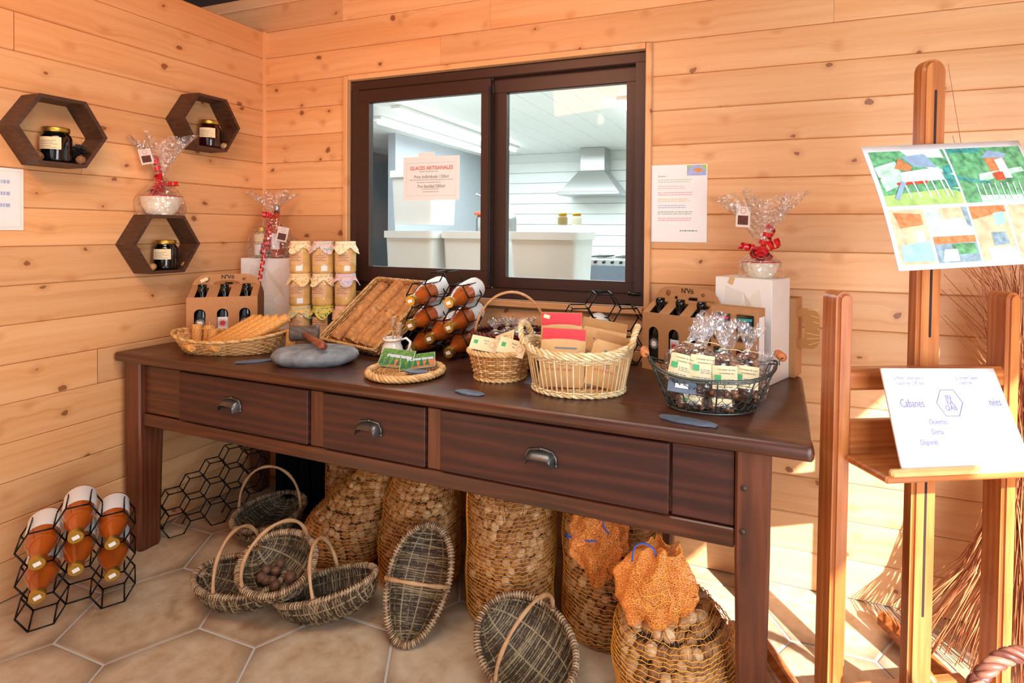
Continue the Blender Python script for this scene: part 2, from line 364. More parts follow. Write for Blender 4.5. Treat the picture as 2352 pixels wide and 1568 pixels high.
# ================================================================ the room shell
PW = .135
WX0, WX1, WZ0, WZ1 = .520, 2.012, .965, 2.02      # hole for the window
XR = 3.95; CEIL = 2.485
def board(length, th=.016, ch=.0035):
    # one tongue-and-groove board: length along x, face to -y, bevelled long edges
    m = MB(); m.smooth = False; h = PW-.0012; l = length/2-.0004
    prof = [(0, -h/2), (-th+ch, -h/2), (-th, -h/2+ch), (-th, h/2-ch), (-th+ch, h/2), (0, h/2)]
    vs = [(sx*l, y, z) for sx in (-1, 1) for y, z in prof]
    fs = [(i, (i+1) % 6, 6+(i+1) % 6, 6+i) for i in range(6)]+[tuple(range(6))[::-1], tuple(range(6, 12))]
    return m.add(vs, fs)
_bm = {}
def lay(parent, x0, x1, k, place, mtl):
    L_ = round((x1-x0)*100)/100
    key = (L_, mtl)
    if key not in _bm: _bm[key] = board(L_).mesh('plank', MW[mtl], smooth=False)
    o = bpy.data.objects.new('plank', _bm[key]); COL.objects.link(o); o.parent = parent
    place(o, (x0+x1)/2, (k+.5)*PW); return o
wb = thing('wall_back', 'pine boarded back wall with the brown sliding window', None, kind='structure')
m = MB(); m.smooth = False
for a, b, c, d in ((-1.4, WX0, 0, 2.6), (WX1, XR, 0, 2.6), (WX0, WX1, 0, WZ0), (WX0, WX1, WZ1, 2.6)):
    m.box(((a+b)/2, .067, (c+d)/2), (b-a, .10, d-c))
m.build('wall_core', plain('raw_timber', 'C08A50', .8), wb)
q = random.Random(3)
def pb(o, x, z): o.location = (x, 0.016, z)
for k in range(19):
    z0, z1 = k*PW, (k+1)*PW
    spans = [(-1.4, XR)]
    if z1 > WZ0+.03 and z0 < WZ1-.03: spans = [(-1.4, WX0), (WX1, XR)]
    for a, b in spans:
        cuts = [a]; x = a
        while b-x > 2.2:
            x += q.choice((1.1, 1.35, 1.6, 1.9)); cuts.append(min(x, b-.25)) if x < b-.3 else None
            if x >= b-.3: break
        cuts.append(b)
        for i in range(len(cuts)-1): lay(wb, cuts[i], cuts[i+1], k, pb, 'pine_x')
# left wall: lower partition, top at 2.295
wl = thing('wall_left', 'pine boarded left wall with hexagonal shelves', None, kind='structure')
m = MB(); m.smooth = False; m.box((-.062, -2.25, 1.1475), (.09, 4.5, 2.294)); m.build('wall_core', plain('raw_timber', 'C08A50', .8), wl)
def pl(o, x, z): o.location = (-.016, x, z); o.rotation_euler = (0, 0, PI/2)
for k in range(17):
    off = q.uniform(0, 1.2); cuts = [-4.5]; x = -4.5+off+.5
    while x < -.35: cuts.append(x); x += q.uniform(1.2, 2.1)
    cuts.append(0.0)
    for i in range(len(cuts)-1): lay(wl, cuts[i], cuts[i+1], k, pl, 'pine_x')
m = MB(); m.smooth = False; m.box((.006, -.006, 1.15), (.012, .012, 2.29)); m.build('trim_1', MW['trimz'], None, kind='structure')
# the rest of the shell, outside the frame but real
m = MB(); m.smooth = False
m.box((1.0, -2.25, CEIL+.05), (6.0, 4.7, .1)); m.build('ceiling', plain('dark_ceiling', '2B1A12', .8), None, kind='structure')
wr = thing('wall_right', 'right wall with an open doorway letting the sun in', None, kind='structure')
m = MB(); m.smooth = False
DY0, DY1, DZ = -1.28, -2.72, 2.05
m.box((XR+.05, DY0/2, 1.31), (.1, -DY0, CEIL)); m.box((XR+.05, (DY1-4.5)/2, 1.31), (.1, 4.5+DY1, CEIL)); m.box((XR+.05, (DY0+DY1)/2, (DZ+CEIL)/2), (.1, DY0-DY1, CEIL-DZ))
m.build('wall_boards', MW['pine_y'], wr)
wf = thing('wall_front', 'front wall behind the viewer with a wide opening', None, kind='structure')
m = MB(); m.smooth = False
m.box((1.27, -4.55, .3), (5.4, .1, .6)); m.box((1.27, -4.55, 2.43), (5.4, .1, .16)); m.box((.0, -4.55, 1.45), (.9, .1, 1.8)); m.box((3.95, -4.55, 1.45), (.3, .1, 1.8))
m.build('wall_boards', MW['pine_x'], wf)
# ---------------------------------------------------------------- floor of large hexagonal stone tiles
def tile_mat():
    m, t, p = nm('beige_stone_tile'); tc = N(t, 'ShaderNodeTexCoord'); oi = N(t, 'ShaderNodeObjectInfo')
    off = N(t, 'ShaderNodeMath', {0: oi.outputs['Random'], 1: 40.}, operation='MULTIPLY')
    ad = N(t, 'ShaderNodeVectorMath', {0: tc.outputs['Object'], 1: off.outputs[0]}, operation='ADD')
    n = N(t, 'ShaderNodeTexNoise', {'Vector': ad.outputs[0], 'Scale': 7., 'Detail': 7., 'Roughness': .7, 'Distortion': .3})
    n2 = N(t, 'ShaderNodeTexNoise', {'Vector': ad.outputs[0], 'Scale': 28., 'Detail': 5.})
    r = ramp(t, n.outputs[0], [(.28, '9E7F5E'), (.45, 'C4A785'), (.7, 'DAC8AE')])
    r2 = ramp(t, n2.outputs[0], [(.3, '9C7E5E'), (.6, 'D0BB9E')])
    c = mixc(t, r.outputs[0], r2.outputs[0], .3)
    # worn darker edges: distance from the tile's centre
    ln = N(t, 'ShaderNodeVectorMath', {0: tc.outputs['Object']}, operation='LENGTH')
    ed = N(t, 'ShaderNodeMapRange', {0: ln.outputs['Value'], 1: .17, 2: .245, 3: 0., 4: 1.})
    mm = N(t, 'ShaderNodeMath', {0: ed.outputs[0], 1: n.outputs[0]}, operation='MULTIPLY')
    m2_ = N(t, 'ShaderNodeMath', {0: mm.outputs[0], 1: 1.6}, operation='MULTIPLY', use_clamp=True)
    c = mixc(t, c, '6E4A32', m2_.outputs[0])
    t.links.new(c, p.inputs['Base Color'])
    rg = N(t, 'ShaderNodeMapRange', {0: n2.outputs[0], 3: .25, 4: .5}); t.links.new(rg.outputs[0], p.inputs['Roughness'])
    b = N(t, 'ShaderNodeBump', {'Height': n.outputs[0], 'Strength': .25, 'Distance': .004}); t.links.new(b.outputs[0], p.inputs['Normal'])
    return m
fl = thing('floor', 'beige hexagonal stone tile floor with pale grout', None, kind='structure')
m = MB(); m.smooth = False; m.box((1.3, -2.2, -.053), (5.6, 4.8, .1)); m.build('grout', plain('pale_grout', 'C9C4BC', .8), fl)
HS = .2375
tm = MB(); tm.smooth = False
o6 = hexpts(HS-.0045); i6 = hexpts(HS-.008)
tm.add([(x, y, -.006) for x, y in o6]+[(x, y, -.0016) for x, y in o6]+[(x, y, 0) for x, y in i6],
       [tuple(range(12, 18))]+[(6+k, 6+(k+1) % 6, 12+(k+1) % 6, 12+k) for k in range(6)]+[(k, (k+1) % 6, 6+(k+1) % 6, 6+k) for k in range(6)])
tmesh = tm.mesh('tile', tile_mat(), smooth=False)
def clip_tile(cx, cy):
    bm = bmesh.new(); bm.from_mesh(tmesh)
    for co, no in (((.0-cx, 0, 0), (-1, 0, 0)), ((0, -cy, 0), (0, 1, 0))):
        bmesh.ops.bisect_plane(bm, geom=bm.verts[:]+bm.edges[:]+bm.faces[:], plane_co=co, plane_no=no, clear_outer=True)
    me = bpy.data.meshes.new('tile'); bm.to_mesh(me); bm.free(); me.materials.append(tmesh.materials[0]); return me
H3 = HS*math.sqrt(3)
for i in range(-3, 11):
    for j in range(-9, 5):
        cx = .500+1.5*HS*i; cy = -.905+H3*j+(H3/2 if i % 2 else 0)
        if cx < -HS or cx > XR+.1 or cy > .2 or cy < -4.5: continue
        me = tmesh
        if cx < HS+.01 or cy > -.21:
            me = clip_tile(cx, cy)
            if not len(me.polygons): continue
        o = bpy.data.objects.new('tile', me); COL.objects.link(o); o.parent = fl; o.location = (cx, cy, rnd.uniform(-.0006, .0004))
# ---------------------------------------------------------------- window (brown aluminium slider)
wi = thing('window_1', 'dark brown sliding window onto a white kitchen', None, kind='structure')
BA = MW['brown_al']
def frame(mb, x0, x1, z0, z1, wd, y0, y1, bev=.004, wb_=None, wr_=None):
    wb_ = wb_ or wd; wr_ = wr_ or wd; yc = (y0+y1)/2; d = abs(y1-y0)
    mb.box(((x0+x1)/2, yc, z1-wd/2), (x1-x0, d, wd), bev=bev); mb.box(((x0+x1)/2, yc, z0+wb_/2), (x1-x0, d, wb_), bev=bev)
    zc = (z0+wb_+z1-wd)/2; hz = z1-wd-z0-wb_+.004; mb.box((x0+wd/2, yc, zc), (wd, d-.0016, hz)); mb.box((x1-wr_/2, yc, zc), (wr_, d-.0016, hz))
m = MB(); m.smooth = False; frame(m, .544, 1.988, .985, 1.998, .045, .012, .10); m.build('outer_frame', BA, wi)
m = MB(); m.smooth = False; frame(m, .590, 1.300, 1.030, 1.952, .062, .008, .040, wb_=.078, wr_=.046)
ls = m.build('sliding_sash', BA, wi)
m = MB(); m.smooth = False; m.box((.95, .026, 1.497), (.62, .006, .79)); m.build('glass_pane', MW['pane'], ls)
m = MB(); m.smooth = False; frame(m, 1.292, 1.944, 1.028, 1.956, .068, .045, .078, wb_=.05, wr_=.045)
rs = m.build('sliding_sash', BA, wi)
m = MB(); m.smooth = False; m.box((1.612, .062, 1.482), (.57, .006, .84)); m.build('glass_pane', MW['pane'], rs)
m = MB(); m.smooth = False; m.box((1.303, .0, 1.475), (.008, .012, .87), bev=.002); m.build('seal_strip', plain('black_rubber', '0A0A0A', .6), ls)
m = MB(); m.box((1.945, .004, 1.035), (.052, .014, .012), bev=.004); m.box((1.80, .004, 1.035), (.03, .012, .012), bev=.003); m.build('latch', MW['black'], rs)
m = MB(); m.box((.605, -.002, 1.032), (.05, .014, .012), bev=.004); m.build('latch', MW['black'], ls)
for nm_, c, d in (('trim_2', (.532, -.004, 1.4925), (.024, .030, 1.055)), ('trim_3', (2.000, -.004, 1.4925), (.024, .030, 1.055)),
                  ('trim_4', (1.266, -.004, 2.010), (1.44, .030, .024)), ('trim_5', (1.266, -.012, .972), (1.44, .045, .026))):
    m = MB(); m.smooth = False; m.box(c, d, bev=.003); m.build(nm_, MW['trimz' if d[2] > d[0] else 'trimx'], None, kind='structure')
# ---------------------------------------------------------------- the kitchen behind the glass
KW = plain('kitchen_white_wall', 'F2F6F2', .5); KB = plain('kitchen_grey_blue_wall', 'AEB6BE', .6)
m = MB(); m.smooth = False
m.box((.3, 5.35, 1.2), (6.4, .1, 2.4)); m.box((3.4, 2.7, 1.2), (.1, 5.3, 2.4)); m.build('wall_kitchen_back', KW, None, kind='structure')
m = MB(); m.smooth = False; m.box((-2.9, 2.7, 1.2), (.1, 5.3, 2.4)); m.box((-1.62, 4.25, 1.2), (.1, 2.1, 2.4)); m.build('wall_kitchen_left', KB, None, kind='structure')
m = MB(); m.smooth = False; m.box((.3, 2.7, -.05), (6.4, 5.3, .1)); m.build('floor_kitchen', plain('kitchen_floor', 'B9B4AC', .5), None, kind='structure')
m = MB(); m.smooth = False; m.box((.3, 2.75, 2.46), (6.4, 5.3, .1))
for k in range(26): m.box((-2.6+k*.23, 2.75, 2.408), (.226, 5.2, .012), bev=.003)
m.build('ceiling_kitchen', KW, None, kind='structure')
m = MB(); m.smooth = False
for k in range(9):
    m.box((.9, 5.288, 1.0+k*.15), (4.8, .012, .143), bev=.004)
m.build('trim_6', KW, None, kind='structure')
TUBE = plain('lit_tube', (1., 1., 1.), .5, emis=9)
for i, (x, y0, y1, lb) in enumerate(((-1.16, 2.35, 4.75, 'long lit tube light, lower of the two on the kitchen ceiling at left'), (-.68, 2.0, 4.6, 'lit tube light nearer the middle of the kitchen ceiling'), (1.32, 2.33, 3.6, 'lit tube light at the right edge of the window'))):
    t_ = thing('tube_light', lb, 'ceiling light', (x, y0, 2.36), 0, 'tube lights on the kitchen ceiling')
    m = MB(); m.smooth = False; m.box((0, (y1-y0)/2, .028), (.10, y1-y0, .03), bev=.006); m.build('housing', KW, t_)
    m = MB(); m.tube([(0, .03, -.012), (0, y1-y0-.03, -.012)], .019, 10); m.build('tube', TUBE, t_)
# extractor hood
t_ = thing('extractor_hood', 'steel pyramid extractor hood with square duct on kitchen wall', 'hood', (.29, 4.98, 0))
def frus(mb, z0, z1, a0, a1, y0=0, d0=.25, d1=.17):
    mb.add([(-a0, -d0, z0), (a0, -d0, z0), (a0, d0, z0), (-a0, d0, z0), (-a1, y0-d1, z1), (a1, y0-d1, z1), (a1, y0+d1, z1), (-a1, y0+d1, z1)],
           [(0, 3, 2, 1), (4, 5, 6, 7), (0, 1, 5, 4), (1, 2, 6, 5), (2, 3, 7, 6), (3, 0, 4, 7)])
m = MB(); m.smooth = False; frus(m, 1.80, 2.09, .40, .17, .06); m.build('canopy', MW['steel'], t_)
m = MB(); m.smooth = False; m.box((0, 0, 1.78), (.84, .54, .045), bev=.005); m.build('rim', MW['steel'], t_)
m = MB(); m.smooth = False; m.box((0, .07, 2.24), (.34, .28, .32), bev=.004); m.build('duct', MW['steel'], t_)
# counter with tubs
m = MB(); m.smooth = False; m.box((.55, 1.75, .40), (2.3, .62, .80), bev=.01)
m.build('worktop', plain('kitchen_counter', 'DDE0DD', .4), None, label='white kitchen counter carrying the tubs behind the window', cat='counter')
def tub(loc, w, h, d, lb):
    t = thing('storage_tub', lb, 'tub', loc, rnd.uniform(-.05, .05), 'white storage tubs in the kitchen')
    mb = MB(); mb.smooth = False; o = rrect(w, d, .04); i_ = rrect(w*.92, d*.92, .04)
    n = len(o); mb.add([(x, y, 0) for x, y in i_]+[(x, y, h) for x, y in o], [tuple(range(n))[::-1], tuple(range(n, 2*n))]+[(k, (k+1) % n, n+(k+1) % n, n+k) for k in range(n)])
    mb.build('tub_body', MW['kwhite'], t, auto=40)
    mb = MB(); mb.prism(rrect(w+.03, d+.03, .05), .055, z0=h-.05); mb.build('lid', MW['kwhite'], t, auto=40)
    return t
tub((-.20, 1.72, .80), .45, .47, .40, 'white lidded tub at the left under the stacked tub')
tub((.33, 1.80, .80), .53, .47, .42, 'white lidded tub in the middle of the row behind the window')
tub((.955, 1.70, .80), .51, .47, .44, 'widest white lidded tub, rightmost in the row behind the window')
tub((-.20, 1.75, 1.325), .42, .43, .36, 'white tub stacked on top of another at the left of the window')
def kjar(x, y, z, lb, c):
    t = thing('glass_jar', lb, 'jar', (x, y, z), 0, 'jars in the kitchen')
    mb = MB(); mb.lathe([(.035, 0), (.037, .01), (.037, .055), (.028, .07)], 16); mb.build('jar_body', c, t)
    mb = MB(); mb.lathe([(.031, .068), (.032, .072), (.032, .088), (.029, .09)], 16); mb.build('lid', MW['gold'], t)
kjar(1.06, 1.62, 1.325, 'small jar with brown contents on the tub lid', plain('brown_spread', '9A8A5A', .3)); kjar(1.155, 1.66, 1.325, 'small clear jar beside the brown one on the tub lid', plain('pale_jar', 'DDE0C8', .2))
t_ = thing('kitchen_machine', 'steel hand mincer with an orange collar behind the tubs', 'appliance', (.10, 2.20, .86))
m = MB(); m.lathe([(.06, 0), (.06, .52), (.045, .56)], 16); m.build('machine_body', MW['steel'], t_)
m = MB(); m.lathe([(.075, .56), (.075, .585)], 16); m.build('collar', plain('orange_plastic', 'F0643A', .4), t_)
m = MB(); m.tube([(0, 0, .58), (0, 0, .72), (-.06, 0, .74)], .009, 8); m.ico((-.06, 0, .74), .014); m.build('crank', MW['steel'], t_)
t_ = thing('steel_canister', 'round steel canister with a domed lid behind the window bar', 'canister', (.335, 2.25, .86))
m = MB(); m.lathe([(.06, 0), (.065, .01), (.065, .52), (.06, .54), (.04, .60), (.012, .62), (.012, .65), (0, .66)], 18); m.build('canister_body', MW['steel'], t_)
t_ = thing('gas_cooker', 'small steel gas cooker at lower right of the window', 'cooker', (1.10, 3.0, 0))
m = MB(); m.smooth = False; m.box((0, 0, .515), (.52, .5, 1.03), bev=.01); m.build('cooker_body', MW['steel'], t_)
m = MB(); m.smooth = False; m.box((0, -.256, .90), (.40, .012, .14), bev=.003); m.build('door_panel', plain('cooker_panel', '6A7480', .3), t_)
for k in range(6):
    m = MB(); m.lathe([(.014, 0), (.014, .02), (.01, .024)], 10, c=(-.2+k*.08, -.25, 1.0), M_=Euler((PI/2, 0, 0)).to_matrix().to_4x4()); m.build('knob', MW['black'], t_)
m = MB()
for gx in (-.12, .12):
    for k in range(4): m.tube([(gx-.08, -.14+k*.09, 1.045), (gx+.08, -.14+k*.09, 1.045)], .006, 5)
    m.tube([(gx, -.18, 1.045), (gx, .18, 1.045)], .006, 5)
m.build('pan_grate', MW['black'], t_)
t_ = thing('wall_box', 'small dark red box on the grey kitchen wall', 'box', (-1.555, 3.45, 1.55)); m = MB(); m.smooth = False
m.box((0, 0, 0), (.03, .2, .22), bev=.004); m.build('box_body', plain('dark_red_box', '7A4750', .5), t_)
# pendant bulb of the shop (its reflection shows in the right pane)
t_ = thing('pendant_bulb', 'bare warm bulb hanging from the shop ceiling', 'lamp', (1.02, -2.62, 2.32))
m = MB(); m.lathe([(0, -.06), (.025, -.05), (.033, -.025), (.028, 0), (.014, .03), (.014, .05)], 14); m.build('bulb', plain('lit_bulb', (1., .78, .45), .4, emis=14), t_)
m = MB(); m.tube([(0, 0, .05), (0, 0, .30)], .003, 6); m.lathe([(.017, .045), (.017, .08), (.006, .09)], 12); m.build('flex', MW['black'], t_)
# ================================================================ the old drawer table
TZ = .79
tb = thing('drawer_table', 'old dark brown wooden table with three drawers and iron cup pulls', 'table', (.012, -.722, 0), R(-1.36))
# local frame: x along the front edge, y towards the wall, front edge of the top at y=0
TL, TD = 2.53, .69
m = MB()
def top_prof(u, v):
    # rounded nosing all the way round
    return None
o_ = rrect(TL, TD, .018, 3, (TL/2, TD/2)); n = len(o_)
def ins(d, z): return [(min(max(x, d), TL-d), min(max(y, d), TD-d), z) for x, y in o_]
rings = [ins(.006, TZ-.034), ins(.001, TZ-.028), ins(0, TZ-.017), ins(.002, TZ-.007), ins(.009, TZ)]
vs = [p for r_ in rings for p in r_]
fs = [(i*n+k, i*n+(k+1) % n, (i+1)*n+(k+1) % n, (i+1)*n+k) for i in range(4) for k in range(n)]+[tuple(range(n))[::-1], tuple(4*n+k for k in range(n))]
m.add(vs, fs); m.build('tabletop', MW['tabx'], tb, auto=45)
def leg(x, y, w=.082, h=TZ-.034, foot=.066):
    mb = MB(); mb.smooth = False
    z1 = h-.27
    def ring(a, z, c): return [(x+sx*(a/2-cx*c), y+sy*(a/2-cy*c), z) for sx, sy, cx, cy in ((-1, -1, 1, 0), (1, -1, 1, 0), (1, -1, 0, 1), (1, 1, 0, 1), (1, 1, 1, 0), (-1, 1, 1, 0), (-1, 1, 0, 1), (-1, -1, 0, 1))]
    R_ = [ring(foot-.008, 0, .01), ring(foot, .012, .012), ring(w, z1, .006), ring(w, h, .006)]
    vs = [p for r_ in R_ for p in r_]
    mb.add(vs, [(i*8+k, i*8+(k+1) % 8, (i+1)*8+(k+1) % 8, (i+1)*8+k) for i in range(3) for k in range(8)]+[tuple(range(8))[::-1], tuple(24+k for k in range(8))])
    l = mb.build('leg', MW['tabz'], tb); return l
LX0, LX1, LY0, LY1 = .078, 2.395, .070, .61
lg = [leg(LX0, LY0, .095, foot=.085), leg(LX1, LY0), leg(LX0, LY1), leg(LX1, LY1), leg(2.075, LY1+.01, .07, foot=.06)]
for (x, z) in ((LX1-.02, .66), (LX1-.022, .553)):
    m = MB(); m.lathe([(.0075, 0), (.007, .002), (.0, .003)], 12, M_=Euler((PI/2, 0, 0)).to_matrix().to_4x4(), c=(x, LY0-.0415, z)); m.build('peg', plain('dark_peg', '3A2A22', .5), lg[1])
# front apron: rails, stiles, plain panels, and three drawers
AF = .034; ZB, ZT = .505, .755
X0, X1 = LX0+.048, LX1-.042
m = MB(); m.smooth = False; m.box(((X0+X1)/2, AF+.016, ZB+.024), (X1-X0, .032, .048), bev=.003); m.build('bottom_rail', MW['tabx'], tb)
m = MB(); m.smooth = False; m.box(((X0+X1)/2, AF+.02, ZT-.006), (X1-X0, .024, .012), bev=.002); m.build('top_rail', MW['draw'], tb)
def panel(name, x0, x1, z0=ZB+.050, z1=ZT-.013, y=AF, mt='draw', th=.02):
    mb = MB(); mb.smooth = False; mb.box(((x0+x1)/2, y+th/2, (z0+z1)/2), (x1-x0, th, z1-z0), bev=.0025); return mb.build(name, MW[mt], tb)
panel('end_panel', X0, .345, y=AF+.008, mt='tabx'); panel('stile', .988, 1.047, y=AF+.002, mt='tabz'); panel('stile', 1.455, 1.505, y=AF+.002, mt='tabz'); panel('end_panel', 2.197, X1, y=AF+.008)
for x0, x1, px_ in ((.348, .984, .630), (1.050, 1.452, 1.245), (1.508, 2.192, 1.838)):
    d = panel('drawer', x0, x1, y=AF-.008, z0=ZB+.054, z1=ZT-.012, th=.028)
    g = MB()   # cup pull: a half shell, open below
    def shell(u, v):
        a = PI*u; b = PI/2*v; w_ = .043; h_ = .030
        sa = max(0, sin(a)); ca = math.copysign(abs(cos(a))**.45, cos(a)); return V((px_-w_*ca*(1-.16*sin(b)), AF-.010-.027*max(0, sin(b))**.8, .634+(h_+.008)*sa**.4*(1-.42*sin(b)**2)-.002*sin(b)))
    g.grid(shell, 17, 8)
    g.tube([(px_-.047, AF-.0105, .632), (px_-.045, AF-.0105, .655), (px_-.036, AF-.0105, .671), (px_, AF-.0105, .677), (px_+.036, AF-.0105, .671), (px_+.045, AF-.0105, .655), (px_+.047, AF-.0105, .632)], .004, 6)
    g.ico((px_-.046, AF-.011, .636), .006); g.ico((px_+.046, AF-.011, .636), .006); g.ico((px_, AF-.012, .677), .0055)
    g.build('cup_pull', MW['iron'], d)
m = MB(); m.smooth = False
m.box((LX0+.02, (LY0+LY1)/2, .63), (.022, LY1-LY0-.08, .24), bev=.003); m.build('side_apron', MW['tabx'], tb)
m = MB(); m.smooth = False; m.box((LX1+.015, (LY0+LY1)/2, .63), (.022, LY1-LY0-.08, .24), bev=.003); m.build('side_apron', MW['tabx'], tb)
m = MB(); m.smooth = False; m.box((TL/2, LY1+.02, .63), (X1-X0, .022, .24), bev=.003); m.build('back_apron', MW['tabx'], tb)
# ================================================================ generic makers for the goods
def weave(mb, a0, b0, a1, b1, h, rows, stakes, r, zf=None, liner=True, pw=1., z0=0., sup=1., base=True, open_=None, stake_r=None):
    # woven wall between base oval (a0,b0) and rim oval (a1,b1): upright stakes with weavers passing in front and behind
    sr = stake_r or r*1.1
    def P(th, t, off=0.):
        t_ = t**pw; a = a0+(a1-a0)*t_+off; b = b0+(b1-b0)*t_+off
        c, s = cos(th), sin(th)
        c = math.copysign(abs(c)**sup, c); s = math.copysign(abs(s)**sup, s)
        z = z0+h*t+((zf(th)*t**1.5) if zf else 0)
        return V((a*c, b*s, z))
    for i in range(stakes):
        th = TAU*i/stakes; mb.tube([P(th, t/5) for t in range(6)], sr, 5, cap=False)
    n = stakes*4
    for j in range(rows):
        t = (j+.6)/rows
        if open_ and open_[0] < t < open_[1]: continue
        mb.tube([P(TAU*k/n, t, r*1.15*cos(stakes*TAU*k/n/2+PI*j)) for k in range(n)], r, 5, closed=True)
    if liner:
        mb.grid(lambda u, v: P(TAU*u, v, -r*.2), 48, 5, wu=True, mi=1)
    if base:
        for k in range(7):
            f = (k+1)/7.5; mb.tube([V((a0*f*cos(TAU*i/40), b0*f*sin(TAU*i/40), z0+r*(.9+.5*cos(10*TAU*i/40+PI*k)))) for i in range(40)], r*1.1, 4, closed=True)
        mb.add([V((a0*.97*cos(TAU*i/32), b0*.97*sin(TAU*i/32), z0+r*.6)) for i in range(32)], [tuple(range(32))], mi=1)
    return P
def rope(mb, fn, r, strands=3, turns=14, n=140, closed=True, amp=None, seg=5):
    # strands wound round the path fn(u), u in 0..1
    amp = amp or r*.8; pts = [V(fn(k/n)) for k in range(n if closed else n+1)]; N_ = len(pts)
    for s_ in range(strands):
        out = []
        for k, p in enumerate(pts):
            d = (pts[(k+1) % N_]-pts[k-1]) if closed or 0 < k < N_-1 else (pts[min(k+1, N_-1)]-pts[max(k-1, 0)])
            d.normalize(); a = V((0, 0, 1)) if abs(d.z) < .8 else V((0, 1, 0)); x = d.cross(a).normalized(); y = d.cross(x)
            t = TAU*(turns*k/n+s_/strands); out.append(p+(x*cos(t)+y*sin(t))*amp)
        mb.tube(out, r, seg, closed=closed)
def bag_of_nuts(loc, rot, w, h, lb, label=True, frill=True, tilt=(0, 0), gr='cellophane bags of caramelised walnuts', nutmat='choc', lt=(('Cerneaux de noix', .0062), ('caramélisés bio', .0062)), d=.6, seed=0, lx=0, fl=(0, 0), green=True, lab=(.40, .42)):
    q = random.Random(seed); t = thing('nut_bag', lb, 'bag', loc, group=gr, eul=(R(tilt[0]), R(tilt[1]), rot))
    mb = MB()
    for k in range(46):
        z = h*q.uniform(.04, .92); a = q.uniform(0, TAU); f = .82*(1-max(0, z/h-.6)*1.3); rad = w/2*f*math.sqrt(q.uniform(.5, 1))
        mb.ico((rad*cos(a), rad*d*sin(a), z), w*q.uniform(.09, .14), 1, (1, 1, q.uniform(.7, 1)), jit=.16, rot=Euler((q.random()*6, q.random()*6, 0)).to_matrix())
    mb.build('walnut_pieces', MW[nutmat], t, kind='stuff')
    mb = MB()
    def body(u, v):
        a = TAU*u; z = h*v*1.04; f = .45+.55*min(1, v*5)**.6 if v < .2 else 1.
        if v > .7: f = 1-(v-.7)/.3*.80
        f *= 1+.04*sin(a*7+v*9)+.03*sin(a*3-v*14)
        return V((w*.56*f*cos(a), w*.56*d*1.15*f*sin(a), z))
    mb.grid(body, 26, 12, wu=True); mb.build('cellophane_wrap', MW['cello'], t)
    if frill:
        mb = MB(); fh = h*.62
        def fr(u, v):
            a = TAU*u; f = w*(.055+.36*v**1.1)*(1+.35*sin(a*6+seed)*v); return V((f*cos(a)+fl[0]*v, f*d*sin(a)+fl[1]*v, h*1.03+fh*v*(1+.12*sin(a*5+seed*2))))
        mb.grid(fr, 44, 7, wu=True); mb.build('cellophane_frill', MW['cellofr'], t)
        mb = MB(); mb.tube([(w*.10*cos(TAU*k/12), w*.10*d*sin(TAU*k/12), h*1.03) for k in range(12)], .0022, 5, closed=True)
        mb.tube([(w*.1, -w*.05, h*1.03), (w*.4, -w*.12, h*1.02), (w*.62, -w*.1, h*.98)], .0012, 4); mb.build('tie', MW['cream_p'], t)
    if label:
        lw, lh = w*.74, h*lab[1]; yy = -w*.56*d*1.15-.004; zc = h*lab[0]
        mb = MB(); mb.grid(lambda u, v: V((lx+(u-.5)*lw, yy+.010*(2*u-1)**2, zc+(v-.5)*lh)), 9, 2, mi=0)
        l = mb.build('paper_label', MW['cream_p'], t)
        mb = MB(); lines(mb, lx-lw*.1, zc-.006, lw*.5, 3, .0045, yy-.0006, .0016, seed); lines(mb, lx-lw*.42, zc-lh*.42, lw*.8, 1, .004, yy-.0006, .0022, seed+1)
        mb.m = [0]*len(mb.f); mb.build('small_print', MW['grey_ink'], l, kind='stuff')
        for i, (s_, sz) in enumerate(lt): text('lettering', s_, sz*w/.085, MW['ink'], l, (lx+lw*.06, yy-.0008, zc+lh*.33-i*.009*w/.085))
        if green:
            mb = MB(); x0 = lx-lw*.42; mb.quad((x0, yy-.0006, zc-lh*.14), (x0+lw*.26, yy-.0006, zc-lh*.14), (x0+lw*.26, yy-.0006, zc+lh*.10), (x0, yy-.0006, zc+lh*.10)); mb.build('green_mark', MW['green'], l)
    return t
def hex_jar(t, r, h, content, lid='gold', lab=True, z0=0):
    mb = MB(); mb.lathe([(r*.85, z0), (r*.96, z0+.004), (r, z0+.012), (r, z0+h*.70), (r*.93, z0+h*.78), (r*.80, z0+h*.84), (r*.80, z0+h*.88)], 24); mb.build('jar_body', content, t)
    mb = MB(); mb.lathe([(r*.84, z0+h*.865), (r*.87, z0+h*.875), (r*.87, z0+h*.975), (r*.83, z0+h), (0, z0+h*.99)], 24); mb.build('lid', MW[lid], t)
def curved_label(t, r, z0, z1, a0, a1, m_, name='label', n=12):
    mb = MB(); mb.grid(lambda u, v: V((r*sin(a0+(a1-a0)*u), -r*cos(a0+(a1-a0)*u), z0+(z1-z0)*v)), n, 2); return mb.build(name, m_, t)
def ribbon(mb, pts, w=.006, curls=0, rad=.01, ln=.12, start=None, dirv=None, seed=0, n=70):
    # curled gift ribbon: a flat strip wound on a helix
    q = random.Random(seed); s = V(start); d = V(dirv).normalized(); x = d.orthogonal().normalized(); y = d.cross(x); vs = []; ph = q.random()*6
    for k in range(n+1):
        u = k/n; a = TAU*curls*u+ph; c = s+d*ln*u+(x*cos(a)+y*sin(a))*rad*min(1, u*4)
        vs += [c-d*w/2, c+d*w/2]
    mb.add(vs, [(2*k, 2*k+2, 2*k+3, 2*k+1) for k in range(n)])
